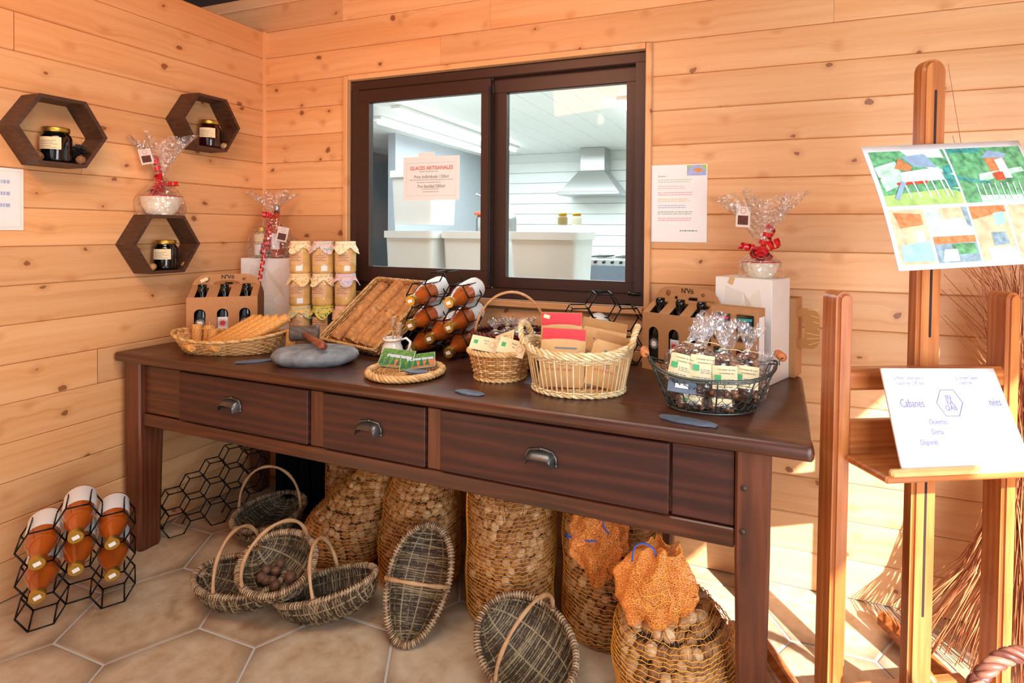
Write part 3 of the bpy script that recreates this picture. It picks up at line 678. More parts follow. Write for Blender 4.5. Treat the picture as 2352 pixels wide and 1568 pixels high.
def wire_rack(name, lb, loc, eul, cells, RR=.054, dep=.12, wr=.0026, gr='honeycomb wire bottle racks', extra=None):
    t = thing(name, lb, 'rack', loc, group=gr, eul=eul); pts = {}; edges = set()
    for (c, z) in cells:
        hx = [(round(c*1.5*RR+RR*cos(k*PI/3), 4), round(z*math.sqrt(3)*RR+RR*sin(k*PI/3)+RR*.88, 4)) for k in range(6)]
        for k in range(6): edges.add(tuple(sorted((hx[k], hx[(k+1) % 6])))); pts[hx[k]] = 1
    for y in (0, dep):
        mb = MB()
        for a, b in edges: mb.tube([(a[0], y, a[1]), (b[0], y, b[1])], wr, 6)
        for p in pts: mb.ico((p[0], y, p[1]), wr*1.15, 1)
        mb.build('front_frame' if y == 0 else 'back_frame', MW['blackm'], t)
    mb = MB()
    for p in pts: mb.tube([(p[0], 0, p[1]), (p[0], dep, p[1])], wr*.9, 5)
    mb.build('cross_rods', MW['blackm'], t)
    return t
def juice_bottle(name='juice_bottle', ln=.250, r=.0445):
    # axis along +y, cap towards -y
    t = thing(name, None, 'bottle'); Mx = Euler((-PI/2, 0, 0)).to_matrix().to_4x4()
    mb = MB(); mb.lathe([(.015, .012), (.0165, .032), (.022, .050), (.036, .092), (r-.001, .122), (r, .134), (r, ln-.008), (r*.9, ln), (0, ln)], 24, M_=Mx); mb.build('bottle_body', MW['juice'], t)
    mb = MB(); mb.lathe([(0, .0), (.0195, .0), (.021, .003), (.021, .019), (.0185, .021)], 24, M_=Mx); c = mb.build('cap', MW['gold'], t, auto=40)
    mb = MB(); mb.smooth = False; mb.box((0, -.0008, 0), (.018, .0012, .013), rot=Euler((0, R(-20), 0)).to_matrix()); mb.build('sticker', MW['paper'], c)
    mb = MB(); mb.lathe([(r+.0006, .140), (r+.0008, .141), (r+.0008, ln-.016), (r+.0006, ln-.015)], 24, M_=Mx, cap=False); mb.build('label', MW['paper'], t)
    return t
def slate(name, lb, loc, rot, a, b, seed, th=.006, cat='stone', gr='slate price markers on the table', pts=None, mt='slate', dome=0):
    q = random.Random(seed); t = thing(name, lb, cat, loc, rot, gr) if False else None
    mb = MB(); n = 28; ph = [q.uniform(.9, 1.08) for _ in range(n)]
    if dome: ph = [(ph[k]+ph[k-1]+ph[k-2]+ph[(k+1) % n])/4 for k in range(n)]
    def ring(f, z): return [V((a*f*math.copysign(abs(cos(TAU*k/n))**(pts or .9), cos(TAU*k/n))*ph[k], b*f*math.copysign(abs(sin(TAU*k/n))**.8, sin(TAU*k/n))*ph[(k+3) % n], z+q.uniform(-.0006, .0006))) for k in range(n)]
    rg = [ring(.93, 0), ring(1., th*.4), ring(.97, th*.9), ring(.85, th)] if not dome else [ring(.78, 0), ring(.94, th*.22), ring(1., th*.48), ring(.97, th*.68), ring(.88, th*.86), ring(.7, th*.96), ring(.4, th)]
    mb.add([p for r_ in rg for p in r_], [(i*n+k, i*n+(k+1) % n, (i+1)*n+(k+1) % n, (i+1)*n+k) for i in range(len(rg)-1) for k in range(n)]+[tuple(range(n))[::-1], tuple((len(rg)-1)*n+k for k in range(n))])
    return mb.build(name, MW[mt], None, loc=loc, rot=(0, 0, rot), auto=80 if dome else 50, label=lb, cat=cat, group=gr)
# ================================================================ hexagonal shelves and what stands in them
def hex_shelf(yc, zc, lb, RR=.139, d=.105, th=.012):
    t = thing('hexagon_shelf', lb, 'shelf', (0, yc, zc), 0, 'hexagonal wall shelves')
    for k in range(6):
        a0, a1 = k*PI/3, (k+1)*PI/3
        o, i = RR, RR-th*1.155; mb = MB(); mb.smooth = False
        P = [(o*cos(a0), o*sin(a0)), (o*cos(a1), o*sin(a1)), (i*cos(a1), i*sin(a1)), (i*cos(a0), i*sin(a0))]
        mb.add([(.0, y, z) for y, z in P]+[(d, y, z) for y, z in P], [(0, 1, 2, 3), (7, 6, 5, 4), (0, 4, 5, 1), (1, 5, 6, 2), (2, 6, 7, 3), (3, 7, 4, 0)])
        mb.build('shelf_side', MW['hexw'], t)
    return zc-(RR-th*1.155)*.866
zA = hex_shelf(-.932, 1.620, 'dark wooden hexagon shelf at far left holding a black jar and a pine cone')
zB = hex_shelf(-.368, 1.755, 'dark wooden hexagon shelf nearest the room corner with a reddish jar')
zCc = 1.216; zC = hex_shelf(-.566, zCc, 'lowest dark hexagon shelf with a gift bowl standing on top')
jb = plain('black_jar_content', '07090C', .08, coat=.6); jr = plain('dark_red_jam', '2A0908', .1, coat=.5)
def jam(y, z, c, lb, x=.055):
    t = thing('jam_jar', lb, 'jar', (x, y, z), R(-52+90), 'jam jars in the hexagon shelves'); hex_jar(t, .045, .125, c)
    l = curved_label(t, .0455, .045, .088, -.75, .75, MW['cream_p'])
    mb = MB(); [mb.grid(lambda u, v: V((.0458*sin(-.6+1.2*u*f), -.0458*cos(-.6+1.2*u*f), .05+k*.006+.0016*v)), 8, 2) for k, f in enumerate((.9, .6, .95, .7, .85))]
    mb.build('small_print', MW['grey_ink'], l, kind='stuff')
jam(-.930, zA, jb, 'tall black jam jar with gold lid in the far left hexagon shelf'); jam(-.345, zB, jr, 'dark red jam jar in the hexagon shelf nearest the corner'); jam(-.545, zC, jb, 'black jam jar in the lowest hexagon shelf')
def nut(name, lb, cat, loc, r, m_='walnut', gr=None, sc=(1, .9, .95)):
    mb = MB(); mb.ico((0, 0, 0), r, 2, sc, jit=.05); mb.tube([(r*cos(a)*sc[0]*1.02, 0, r*sin(a)*sc[2]*1.02) for a in [TAU*k/14 for k in range(14)]], r*.07, 4, closed=True)
    return mb.build(name, MW[m_], None, loc=loc, rot=(rnd.random()*3, rnd.random()*3, rnd.random()*3), label=lb, cat=cat, group=gr)
g_ = 'walnuts lying in the hexagon shelves'
nut('walnut', 'walnut left of the black jar in the far left shelf', 'walnut', (.075, -.995, zA+.0165), .0175, gr=g_); nut('walnut', 'walnut right of the black jar in the far left shelf', 'walnut', (.088, -.872, zA+.0165), .0175, gr=g_)
nut('walnut', 'walnut beside the dark red jar in the shelf nearest the corner', 'walnut', (.085, -.296, zB+.0155), .0165, gr=g_); nut('walnut', 'walnut left of the black jar in the lowest hexagon shelf', 'walnut', (.08, -.615, zC+.0155), .0165, gr=g_); nut('walnut', 'walnut right of the black jar in the lowest hexagon shelf', 'walnut', (.082, -.480, zC+.0155), .0165, gr=g_)
mb = MB(); q = random.Random(5)
for k in range(60):
    f = k/59; a = k*2.4; rr_ = .024*sin(PI*min(1, f*.9+.12))**.7; z = -.026+.056*f
    d = V((cos(a), sin(a), .35)).normalized(); c = V((rr_*.6*cos(a), rr_*.6*sin(a), z)); e = c+d*.013; s = V((-sin(a), cos(a), 0))*.006
    mb.add([c-s, c+s, e+s*.8+V((0, 0, .003)), e-s*.8+V((0, 0, .003)), c+V((0, 0, .005)), e+V((0, 0, -.002))], [(0, 1, 2, 3), (0, 3, 4), (1, 4, 2), (3, 2, 4), (0, 5, 1)])
mb.smooth = False; mb.build('pine_cone', plain('dark_cone', '2C2A28', .7), None, loc=(.05, -.855, zA+.040), rot=(.3, .5, 0), label='dark open pine cone at the right of the far left hexagon shelf', cat='pine cone')
# ---------------------------------------------------------------- gifts in cellophane
def cello_shell(t, r0, h, name='cellophane_wrap', fr_h=.2, fr_r=.10, seed=0, sq=1.):
    mb = MB()
    def body(u, v):
        a = TAU*u; f = (1.0-.0*v) if v < .45 else 1-(v-.45)/.55*.86
        f = r0*(1.04+.10*sin(PI*min(1, v/.5))) * f/1.0; f *= 1+.035*sin(a*5+v*6+seed)+.025*sin(a*9-v*8)
        return V((f*cos(a), f*sq*sin(a), h*v))
    mb.grid(body, 34, 14, wu=True); mb.build(name, MW['cello'], t)
    mb = MB()
    def fr(u, v):
        a = TAU*u; f = (.012+fr_r*v**1.1)*(1+.30*sin(a*7+seed)*v+.18*sin(a*13+seed*2)*v); return V((f*cos(a), f*.8*sin(a), h+fr_h*v*(1+.07*sin(a*3+seed)+.13*sin(a*7+1+seed))))
    mb.grid(fr, 56, 8, wu=True); mb.build('cellophane_frill', MW['cellofr'], t)
def tagcard(t, loc, eul, w=.045, h=.062):
    mb = MB(); mb.smooth = False; mb.box((0, 0, 0), (w, .0008, h)); c = mb.build('gift_tag', plain('tag_card', 'DCCFC4', .7), t, loc=loc, rot=eul)
    mb = MB(); mb.smooth = False; y = -.0008
    mb.quad((-w*.36, y, -h*.38), (w*.36, y, -h*.38), (w*.36, y, h*.06), (-w*.36, y, h*.06)); mb.build('printed_picture', plain('nut_photo', '5B2E22', .6, var=.6, scale=160), c)
    mb = MB(); hx = hexpts(w*.2, c=(0, h*.30)); mb.tube([(x, y, z) for x, z in hx], .0006, 4, closed=True); mb.build('hexagon_mark', MW['red'], c)
def ribbons(t, z, seed, specs):
    mb = MB()
    for i, (d, ln, cu, rad) in enumerate(specs): ribbon(mb, None, start=(0, 0, z), dirv=d, ln=ln, curls=cu, rad=rad*1.25, seed=seed+i, w=.015)
    mb.tube([(.018*cos(TAU*k/16), .018*sin(TAU*k/16), z+.002*sin(TAU*k/8)) for k in range(16)], .006, 6, closed=True)
    mb.build('curled_ribbon', MW['redrib'], t)
def bowl(t, r, h, m_):
    mb = MB(); mb.lathe([(r*.62, 0), (r*.66, .004), (r*.90, h*.45), (r, h*.92), (r*.99, h), (r*.93, h*.97), (r*.80, h*.4), (r*.5, h*.15), (0, h*.12)], 32); mb.build('bowl', m_, t)
bw = plain('cream_glazed_bowl', 'EFE4CC', .25, coat=.5)
tg = thing('gift_bowl', 'small cream bowl gift wrapped in cellophane on top of the lowest hexagon shelf', 'gift', (.060, -.565, zCc+.1215), R(40), 'wrapped gifts')
bowl(tg, .074, .080, bw); cello_shell(tg, .078, .165, fr_h=.15, fr_r=.085, seed=1); tagcard(tg, (-.035, -.06, .235), (.1, R(-12), -.1))
ribbons(tg, .128, 3, [((-.1, -.3, 1), .115, 4, .010), ((.1, -.4, -.2), .05, 3, .012), ((1, -.3, .05), .07, 3, .008), ((-.3, -.5, -.6), .05, 4, .013), ((0, -.6, .5), .05, 3, .011)])
mb = MB(); mb.tube([(.0745*cos(a), .0745*sin(a), .078) for a in [TAU*k/40 for k in range(40)]], .0022, 5, closed=True); mb.build('red_cord', MW['redrib'], tg)
# tall white box, left, with the bottle-and-jar gift on it
def white_box(loc, ang, w, d, h, lb, gr='white carton boxes'):
    t = thing('white_box', lb, 'box', loc, ang, gr); mb = MB(); mb.smooth = False
    mb.box((0, 0, h/2), (w, d, h), bev=.0015); mb.build('box_body', MW['white'], t)
    y = -d/2-.0006; mb = MB(); mb.smooth = False
    G = [((-.36, .62), (-.05, .58), (.0, .86), (-.30, .92)), ((-.12, .70), (.30, .90), (.36, .60), (.1, .40)), ((-.45, .45), (.1, .52), (.3, .2), (-.2, .12)), ((-.2, .3), (.0, .42), (.4, .34), (.2, .08))]
    for i, P in enumerate(G): mb.add([(x*w, y-.0001*i, z*h) for x, z in P], [(0, 1, 2, 3)], mi=i % 2)
    mb.build('printed_pattern', [plain('box_print_grey', 'E2DFD6', .6), plain('box_print_cream', 'EAE4D4', .6)], t)
    mb = MB(); mb.smooth = False
    for k in range(9): a = (.02+k*.035, .86-k*.03); mb.add([(a[0]*w, y-.0007, a[1]*h), ((a[0]+.012)*w, y-.0007, a[1]*h), ((a[0]+.082)*w, y-.0007, (a[1]-.16)*h), ((a[0]+.07)*w, y-.0007, (a[1]-.16)*h)], [(0, 1, 2, 3)])
    mb.build('printed_stripes', plain('box_print_stripe', 'D6CAB0', .6), t, kind='stuff')
    if 'right' in lb: mb = MB(); mb.smooth = False; mb.box((-w*.20, y-.0008, h-.010), (.018, .0012, .026), rot=Euler((0, R(20), 0)).to_matrix()); mb.build('price_sticker', plain('tan_sticker', 'D9B07A', .7), t)
    return t
wb1 = white_box((.178, -.112, TZ), R(17), .25, .108, .352, 'tall white box at the left with a wrapped bottle and jar on top')
tg = thing('gift_bottle_and_jar', 'cellophane gift with a bottle and a jar on the left white box', 'gift', (.178, -.118, TZ+.3525), R(17), 'wrapped gifts')
mb = MB(); mb.lathe([(.030, 0), (.033, .006), (.033, .10), (.028, .118), (.025, .124)], 20, c=(-.048, 0, .002)); mb.build('jar_body', plain('pickle_jar', 'B8A98C', .15, coat=.6, var=.3, scale=50), tg)
mb = MB(); mb.lathe([(.030, .124), (.031, .127), (.031, .144), (.028, .147), (0, .147)], 20, c=(-.048, 0, .002)); mb.build('jar_lid', MW['gold'], tg)
mb = MB(); mb.lathe([(.028, 0), (.030, .006), (.030, .135), (.022, .165), (.0125, .185), (.0125, .235)], 20, c=(.028, 0, .002)); mb.build('bottle', plain('rose_bottle', 'B0522E', .08, coat=.7), tg)
mb = MB(); mb.lathe([(.0135, .215), (.014, .25), (.012, .254), (0, .254)], 16, c=(.028, 0, .002)); mb.build('bottle_cap', MW['steel'], tg)
for cx, r_, z0, z1 in ((-.048, .0335, .012, .062), (-.048, .0335, .078, .112), (.028, .0305, .04, .115)):
    mb = MB(); mb.grid(lambda u, v: V((cx+r_*sin(-.9+1.8*u), -r_*cos(-.9+1.8*u), .002+z0+(z1-z0)*v)), 10, 2); mb.build('label', MW['paper'] if z0 < .07 else MW['cream_p'], tg)
cello_shell(tg, .108, .215, fr_h=.095, fr_r=.085, seed=4, sq=.62); tagcard(tg, (.088, -.058, .115), (0, R(12), .2), .05, .07)
ribbons(tg, .205, 9, [((-.12, -.25, -1), .19, 7, .007), ((.02, -.35, -1), .34, 10, .008), ((.08, -.3, -1), .16, 6, .008), ((-.7, -.5, .1), .04, 2, .012), ((.7, -.5, .1), .04, 2, .012)])
# ---------------------------------------------------------------- cardboard bottle carriers
def carrier(loc, ang, lb, which):
    W, D, H = .262, .165, .205; t = thing('bottle_carrier', lb, 'bottle carrier', loc, ang, 'six bottle cardboard carriers')
    m_ = MW['kraft']
    # front face with three arched windows, built as strips round the openings
    def face(y, name, sgn):
        mb = MB(); mb.smooth = False; xs = [-W/2]
        for cx in (-.083, 0, .083):
            r_ = .021; zt = .155; z0 = .035
            mb.box(((xs[-1]+cx-r_)/2, y, H/2), (cx-r_-xs[-1], .003, H)); xs.append(cx+r_)
            mb.box((cx, y, z0/2), (2*r_, .003, z0)); arc = [(cx+r_*cos(PI*k/10), zt-r_+r_*sin(PI*k/10)) for k in range(11)]
            for k in range(10):
                a, b = arc[k], arc[k+1]; q_ = [(a[0], a[1]), (b[0], b[1]), (b[0], H), (a[0], H)]
                mb.add([(x, y-.0015, z) for x, z in q_]+[(x, y+.0015, z) for x, z in q_], [(0, 1, 2, 3), (7, 6, 5, 4), (0, 4, 5, 1), (1, 5, 6, 2), (2, 6, 7, 3), (3, 7, 4, 0)])
        mb.box(((xs[-1]+W/2)/2, y, H/2), (W/2-xs[-1], .003, H)); return mb.build(name, m_, t)
    ff = face(-D/2, 'front_face', 1)
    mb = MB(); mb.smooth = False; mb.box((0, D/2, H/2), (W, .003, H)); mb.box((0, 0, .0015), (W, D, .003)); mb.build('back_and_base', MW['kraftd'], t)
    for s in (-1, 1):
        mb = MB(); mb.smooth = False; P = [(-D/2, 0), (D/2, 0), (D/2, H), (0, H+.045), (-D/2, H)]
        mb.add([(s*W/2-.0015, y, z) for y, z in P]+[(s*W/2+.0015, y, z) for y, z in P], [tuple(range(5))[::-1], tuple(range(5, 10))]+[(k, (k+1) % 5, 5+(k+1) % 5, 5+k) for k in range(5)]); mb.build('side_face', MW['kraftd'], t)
    # sloped shoulders with three neck slots each
    for s in (-1, 1):
        mb = MB(); mb.smooth = False; xs = [-W/2]
        def strip(x0, x1, f0=0., f1=1.):
            y0, z0, y1, z1 = s*D/2, H, 0., H+.045; A = (y0+(y1-y0)*f0, z0+(z1-z0)*f0); B = (y0+(y1-y0)*f1, z0+(z1-z0)*f1)
            mb.add([(x0, *A), (x1, *A), (x1, *B), (x0, *B), (x0, A[0], A[1]-.003), (x1, A[0], A[1]-.003), (x1, B[0], B[1]-.003), (x0, B[0], B[1]-.003)], [(0, 1, 2, 3), (7, 6, 5, 4), (0, 4, 5, 1), (1, 5, 6, 2), (2, 6, 7, 3), (3, 7, 4, 0)])
        for cx in (-.083, 0, .083): strip(xs[-1], cx-.021); strip(cx-.021, cx+.021, .78, 1.); xs.append(cx+.021)
        strip(xs[-1], W/2); mb.build('shoulder_flap', m_, t)
    # handle panel with an oval hand hole
    mb = MB(); mb.smooth = False; O = [(-W/2, H+.03), (W/2, H+.03)]+[(W/2-.05+.05*cos(a), H+.030+.05*sin(a)) for a in [PI/2*k/8 for k in range(9)]]+[(-W/2+.05+.05*cos(a), H+.030+.05*sin(a)) for a in [PI/2+PI/2*k/8 for k in range(9)]]
    # fan between outline and hole by angle
    n = 48; hc = (0, H+.050)
    def outp(a):
        dx, dz = cos(a), sin(a); lo, hi = 0, .4
        def inside(r_):
            x, z = hc[0]+dx*r_, hc[1]+dz*r_
            if z < H+.008 or abs(x) > W/2 or z > H+.090: return False
            cx = W/2-.06; cz = H+.030
            if abs(x) > cx and z > cz: return ((abs(x)-cx)/.06)**2+((z-cz)/.06)**2 <= 1
            return True
        for _ in range(18):
            mi_ = (lo+hi)/2
            if inside(mi_): lo = mi_
            else: hi = mi_
        return (hc[0]+dx*lo, hc[1]+dz*lo)
    def hole(a): return (hc[0]+.050*cos(a) if abs(cos(a)) < .8 else hc[0]+.050*cos(a), hc[1]+.0135*sin(a))
    for k in range(n):
        a, b = TAU*k/n, TAU*(k+1)/n; q_ = [hole(a), outp(a), outp(b), hole(b)]
        mb.add([(x, -.002, z) for x, z in q_]+[(x, .002, z) for x, z in q_], [(0, 1, 2, 3), (7, 6, 5, 4), (1, 5, 6, 2), (3, 7, 4, 0)])
    hp = mb.build('handle_panel', m_, t)
    text('lettering', "N'Vö", .024, MW['ink'], hp, (.004, -.0028, H+.077), bold=.0006)
    mb = MB(); mb.ico((-.075, -.002, H+.066), .012, 1, (1, .06, 1)); mb.ico((.066, -.002, H+.068), .009, 1, (1, .06, .8)); lines(mb, .068, H+.045, .05, 2, .006, -.0026, .004, 3); mb.build('printed_marks', MW['kraftd'], hp, kind='stuff')
    mb = MB(); mb.smooth = False; mb.box((-.085 if which == 'left' else -.10, -.0035, H+.066 if which == 'left' else H+.01), (.030, .0012, .014), rot=Euler((0, R(-25), 0)).to_matrix()); mb.build('price_sticker', MW['cream_p'], hp)
    for i, cx in enumerate((-.083, 0, .083)):
        for j, cy in enumerate((-.042, .042)):
            wp = V(loc)+Matrix.Rotation(ang, 3, 'Z') @ V((cx, cy, .004))
            b = thing('beer_bottle', 'dark beer bottle in the %s carrier, %s of the %s row' % (which, ('left one', 'middle one', 'right one')[i], ('front', 'back')[j]), 'bottle', wp, ang, 'beer bottles in the cardboard carriers')
            mb = MB(); mb.lathe([(.034, 0), (.037, .006), (.037, .125), (.030, .155), (.0165, .195), (.0145, .225), (.0165, .232), (.0165, .25), (.014, .2515), (0, .2515)], 20); mb.build('bottle_glass', MW['black'], b)
            if j == 0:
                mb = MB(); mb.grid(lambda u, v: V((.0375*sin(-.6+1.2*u), -.0375*cos(-.6+1.2*u), .045+.07*v)), 8, 2); l = mb.build('bottle_label', plain('black_label', '15130F', .5) if i != 1 else MW['paper'], b)
                mb = MB(); cz = .090
                for k in range(16): a = TAU*k/16; mb.add([(.013*cos(a-.1), -.0385, cz+.013*sin(a-.1)), (.013*cos(a+.1), -.0385, cz+.013*sin(a+.1)), (.021*cos(a), -.0385, cz+.021*sin(a))], [(0, 1, 2)])
                mb.add([(.011*cos(TAU*k/14), -.0387, cz+.011*sin(TAU*k/14)) for k in range(14)], [tuple(range(14))])
                if i != 1: mb.build('sunburst_mark', MW['paper'], l)
                else: mb.build('red_print', MW['red'], l)
    return t
carrier((.232, -.400, TZ), R(40), 'left cardboard six bottle carrier behind the beeswax candles', 'left')
carrier((2.172, -.158, TZ), R(-24), 'right cardboard six bottle carrier between wire rack and white box', 'right')
# ---------------------------------------------------------------- preserve jars, three by three
cl_cols = [('F3E3B8', 'E9A65A'), ('F2C9C0', '7FB7B4'), ('F5EBC8', 'D8E2B0'), ('EFD9A4', 'E8B070'), ('EFE0B4', 'D9A06A'), ('F0C0C4', '8FC0C8'), ('F2C77A', '7CC0B0'), ('E0C85A', '5B8A3C'), ('F2B8A8', 'E8D070')]
def cloth_mat(i):
    a, b = cl_cols[i]; return plain('jar_cloth_%d' % i, a, .8) if False else patt('jar_cloth_%d' % i, a, b)
def patt(name, a, b, sc=90):
    m, t, p = nm(name); tc = N(t, 'ShaderNodeTexCoord'); v = N(t, 'ShaderNodeTexVoronoi', {'Vector': tc.outputs['Object'], 'Scale': float(sc)})
    r = ramp(t, v.outputs['Distance'], [(.36, b), (.44, a)]); t.links.new(r.outputs[0], p.inputs['Base Color']); p.inputs['Roughness'].default_value = .85; return m
spread = plain('mustard_preserve', 'DDB26A', .12, coat=.7, var=.18, scale=30); spread2 = plain('dark_preserve', '4A3A2E', .15, coat=.6, var=.5, scale=40); klab = plain('kraft_label', 'DDB283', .75, var=.04)
rows_ = ('bottom', 'middle', 'top'); colsn = ('left', 'middle', 'right')
for r_ in range(3):
    for c_ in range(3):
        i = (2-r_)*3+c_; lx, ly = .441+.0934*c_*1.045, -.199+.0343*c_*1.045
        t = thing('preserve_jar', 'preserve jar with a %s cloth cap, %s column, %s row of the stack' % (('cream', 'pink and blue', 'pale green', 'straw', 'yellow', 'rose and blue', 'orange and teal', 'green and yellow', 'salmon')[i], colsn[c_], rows_[r_]), 'jar', (lx+rnd.uniform(-.002, .002), ly, TZ+r_*.1465), R(20)+rnd.uniform(-.12, .12), 'cloth capped preserve jars stacked three by three')
        hh = .1465; rad = .0465
        mb = MB(); mb.lathe([(rad*.86, 0), (rad*.97, .005), (rad, .014), (rad, .100), (rad*.95, .112), (rad*.84, .120), (rad*.84, .128)], 24); mb.build('jar_body', spread2 if i == 2 and False else (spread2 if i in (6, 7, 8) and c_ != 0 else spread), t)
        mb = MB()
        sd = i*1.7
        def cap(u, v):
            a = TAU*u
            if v < .45: f = v/.45; return V((rad*.93*f*cos(a), rad*.93*f*sin(a), hh-.0005+.0*f))
            if v < .62: return V((rad*.94*cos(a), rad*.94*sin(a), hh-.0005-(v-.45)/.17*.014))
            f = (v-.62)/.38; pt = abs(cos(2*a+sd))**1.5; rr_ = rad*(.93+.30*f*(.45+pt)+.07*f*sin(9*a+sd)); return V((rr_*cos(a), rr_*sin(a), hh-.0145-f*(.014+.030*pt)))
        mb.grid(cap, 48, 12, wu=True); cc = mb.build('cloth_cap', cloth_mat(i), t)
        mb = MB(); mb.tube([(rad*.955*cos(TAU*k/24), rad*.955*sin(TAU*k/24), hh-.0150) for k in range(24)], .0016, 5, closed=True); mb.tube([(0, -rad*.96, hh-.015), (.006, -rad*1.12, hh-.03), (.012, -rad*1.2, hh-.05)], .0016, 4); mb.build('raffia_tie', MW['cream_p'], cc)
        l = curved_label(t, rad+.0006, .028 if r_ == 0 else .040, .098, -.85, .8, klab)
        mb = MB(); [mb.grid(lambda u, v: V(((rad+.001)*sin(-.6*f+1.2*u*f), -(rad+.001)*cos(-.6*f+1.2*u*f), .088-k*.0075+.0022*v)), 8, 2) for k, f in enumerate((.2, .7, .95, .6, .9))]
        mb.build('small_print', plain('brown_ink', '8A5A3A', .7), l, kind='stuff')
        if i in (0, 1, 2, 3): mb = MB(); mb.grid(lambda u, v: V(((rad+.0012)*sin(.15+.55*u), -(rad+.0012)*cos(.15+.55*u), .012+.024*v)), 4, 2); mb.build('price_sticker', MW['paper'], t)
# ---------------------------------------------------------------- candle basket
cbx, cby, cba = .418, -.535, R(17)
t = thing('oval_wicker_tray', 'long oval honey wicker basket holding beeswax candles', 'basket', (cbx, cby, TZ), cba, 'wicker baskets on the table')
mb = MB(); P = weave(mb, .175, .085, .222, .120, .055, 9, 44, .0030, zf=lambda th: .022*cos(th)**2); mb.build('woven_body', [MW['honey'], MW['tan']], t)
mb = MB(); rope(mb, lambda u: P(TAU*u, 1., .002)+V((0, 0, .004)), .0042, 3, 26, 200); mb.build('braided_rim', MW['honey'], t)
def wax(name='beeswax'):
    m, tt, p = nm(name); tc = N(tt, 'ShaderNodeTexCoord'); v = N(tt, 'ShaderNodeTexVoronoi', {'Vector': tc.outputs['Object'], 'Scale': 190.})
    r = ramp(tt, v.outputs['Distance'], [(.2, 'F2BE70'), (.6, 'DA9648')]); tt.links.new(r.outputs[0], p.inputs['Base Color']); p.inputs['Roughness'].default_value = .45
    b = N(tt, 'ShaderNodeBump', {'Height': v.outputs['Distance'], 'Strength': .5, 'Distance': .002}); tt.links.new(b.outputs[0], p.inputs['Normal']); p.inputs['Subsurface Weight'].default_value = .1; p.inputs['Subsurface Radius'].default_value = (.01, .005, .002); return m
WAX = wax()
def candle(r, h, lb, loc, eul, g):
    t = thing('beeswax_candle', lb, 'candle', loc, group=g, eul=eul); mb = MB(); n = 60
    # rolled sheet: a spiral edge on the ends, one lap seam along the side
    sp = [(r*(.2+.8*k/n)*cos(TAU*2.6*k/n), r*(.2+.8*k/n)*sin(TAU*2.6*k/n)) for k in range(n+1)]
    mb.lathe([(r*.965, 0), (r, .003), (r, h-.003), (r*.965, h)], 20); 
    mb.add([V((r*(1+.05*v)*cos(TAU*.02*u), r*(1+.05*v)*sin(TAU*.02*u), h*w_)) for u, v, w_ in ((0, 1, 0), (1, 1, 0), (1, 1, 1), (0, 1, 1))], [(0, 1, 2, 3)])
    mb.tube([(x, y, h) for x, y in sp], .0012, 4); mb.build('wax_roll', WAX, t, auto=50)
    mb = MB(); mb.tube([(0, 0, h), (.001, 0, h+.008), (.003, 0, h+.014)], .0011, 5); mb.build('wick', MW['cream_p'], t); return t
Rb = Matrix.Rotation(cba, 3, 'Z')
def inb(x, y, z): return V((cbx, cby, TZ))+Rb @ V((x, y, z))
# six tapers leaning on the right rim, heads up to the right
tq = [(-.085, -.020), (-.050, -.040), (-.012, -.052), (.026, -.060), (.064, -.064)]
for i, (x, y) in enumerate(tq):
    e = (R(-58), R(18), R(-63)+cba+.03*i); c = inb(x, y-.005, .022+.002*i)
    candle(.0200, .215, 'long rolled beeswax candle, number %s counted from the left of those leaning on the rim' % ('one', 'two', 'three', 'four', 'five')[i], c, e, 'long beeswax candles leaning in the oval basket')
for i, (x, y, h) in enumerate(((-.160, .025, .088), (-.122, .040, .082), (-.090, .018, .070))):
    candle(.0185, h, 'short upright beeswax candle, %s of the three at the left of the oval basket' % ('leftmost', 'middle', 'rightmost')[i], inb(x, y, .012), (R(-4), R(3*i-3), 0), 'short beeswax candles in the oval basket')
candle(.016, .10, 'beeswax candle lying across the left of the oval basket, nearer the front rim', inb(-.155, -.052, .036), (R(90), R(0), R(70)), 'lying beeswax candles'); candle(.016, .09, 'beeswax candle lying in the oval basket right of the first lying one', inb(-.055, -.075, .036), (R(90), 0, R(82)), 'lying beeswax candles')
candle(.0185, .088, 'beeswax candle standing on the table at the right end of the oval basket', (.640, -.447, TZ), (0, 0, 0), 'beeswax candles standing on the table'); 
# ---------------------------------------------------------------- slates, stone, mallet
slate('slate_marker', 'narrow dark slate on the table below the candle basket', (.662, -.633, TZ), R(48), .066, .019, 1)
slate('slate_marker', 'small teardrop slate with pale writing near the middle of the table edge', (1.597, -.692, TZ), R(-6), .048, .021, 2)
slate('slate_marker', 'long blue grey slate on the table edge in front of the wire basket', (2.246, -.706, TZ), R(-9), .078, .023, 3)
slate('slate_marker', 'small dark slate lying on the round wicker plate', (1.345, -.598, TZ+.018), R(10), .042, .020, 4)
slate('grinding_stone', 'large flat grey stone under the mallet', (.875, -.565, TZ), R(18), .155, .104, 5, dome=1, th=.060, cat='stone', gr=None, mt='stone')
t = thing('wooden_mallet', 'old wooden mallet with a dark banded head resting on the grey stone', 'mallet', (.762, -.495, TZ+.090), 0)
mb = MB(); Mh = Euler((0, R(90), R(35))).to_matrix().to_4x4(); mb.lathe([(0, -.052), (.026, -.052), (.030, -.047), (.031, -.04), (.0285, -.037), (.029, .03), (.032, .034), (.032, .043), (.029, .05), (0, .05)], 20, M_=Mh)
mb.build('mallet_head', dwood('mallet_head_wood', 'x', a='2A2320', b='574A42', c_='86705C', rough=.6, coat=0), t)
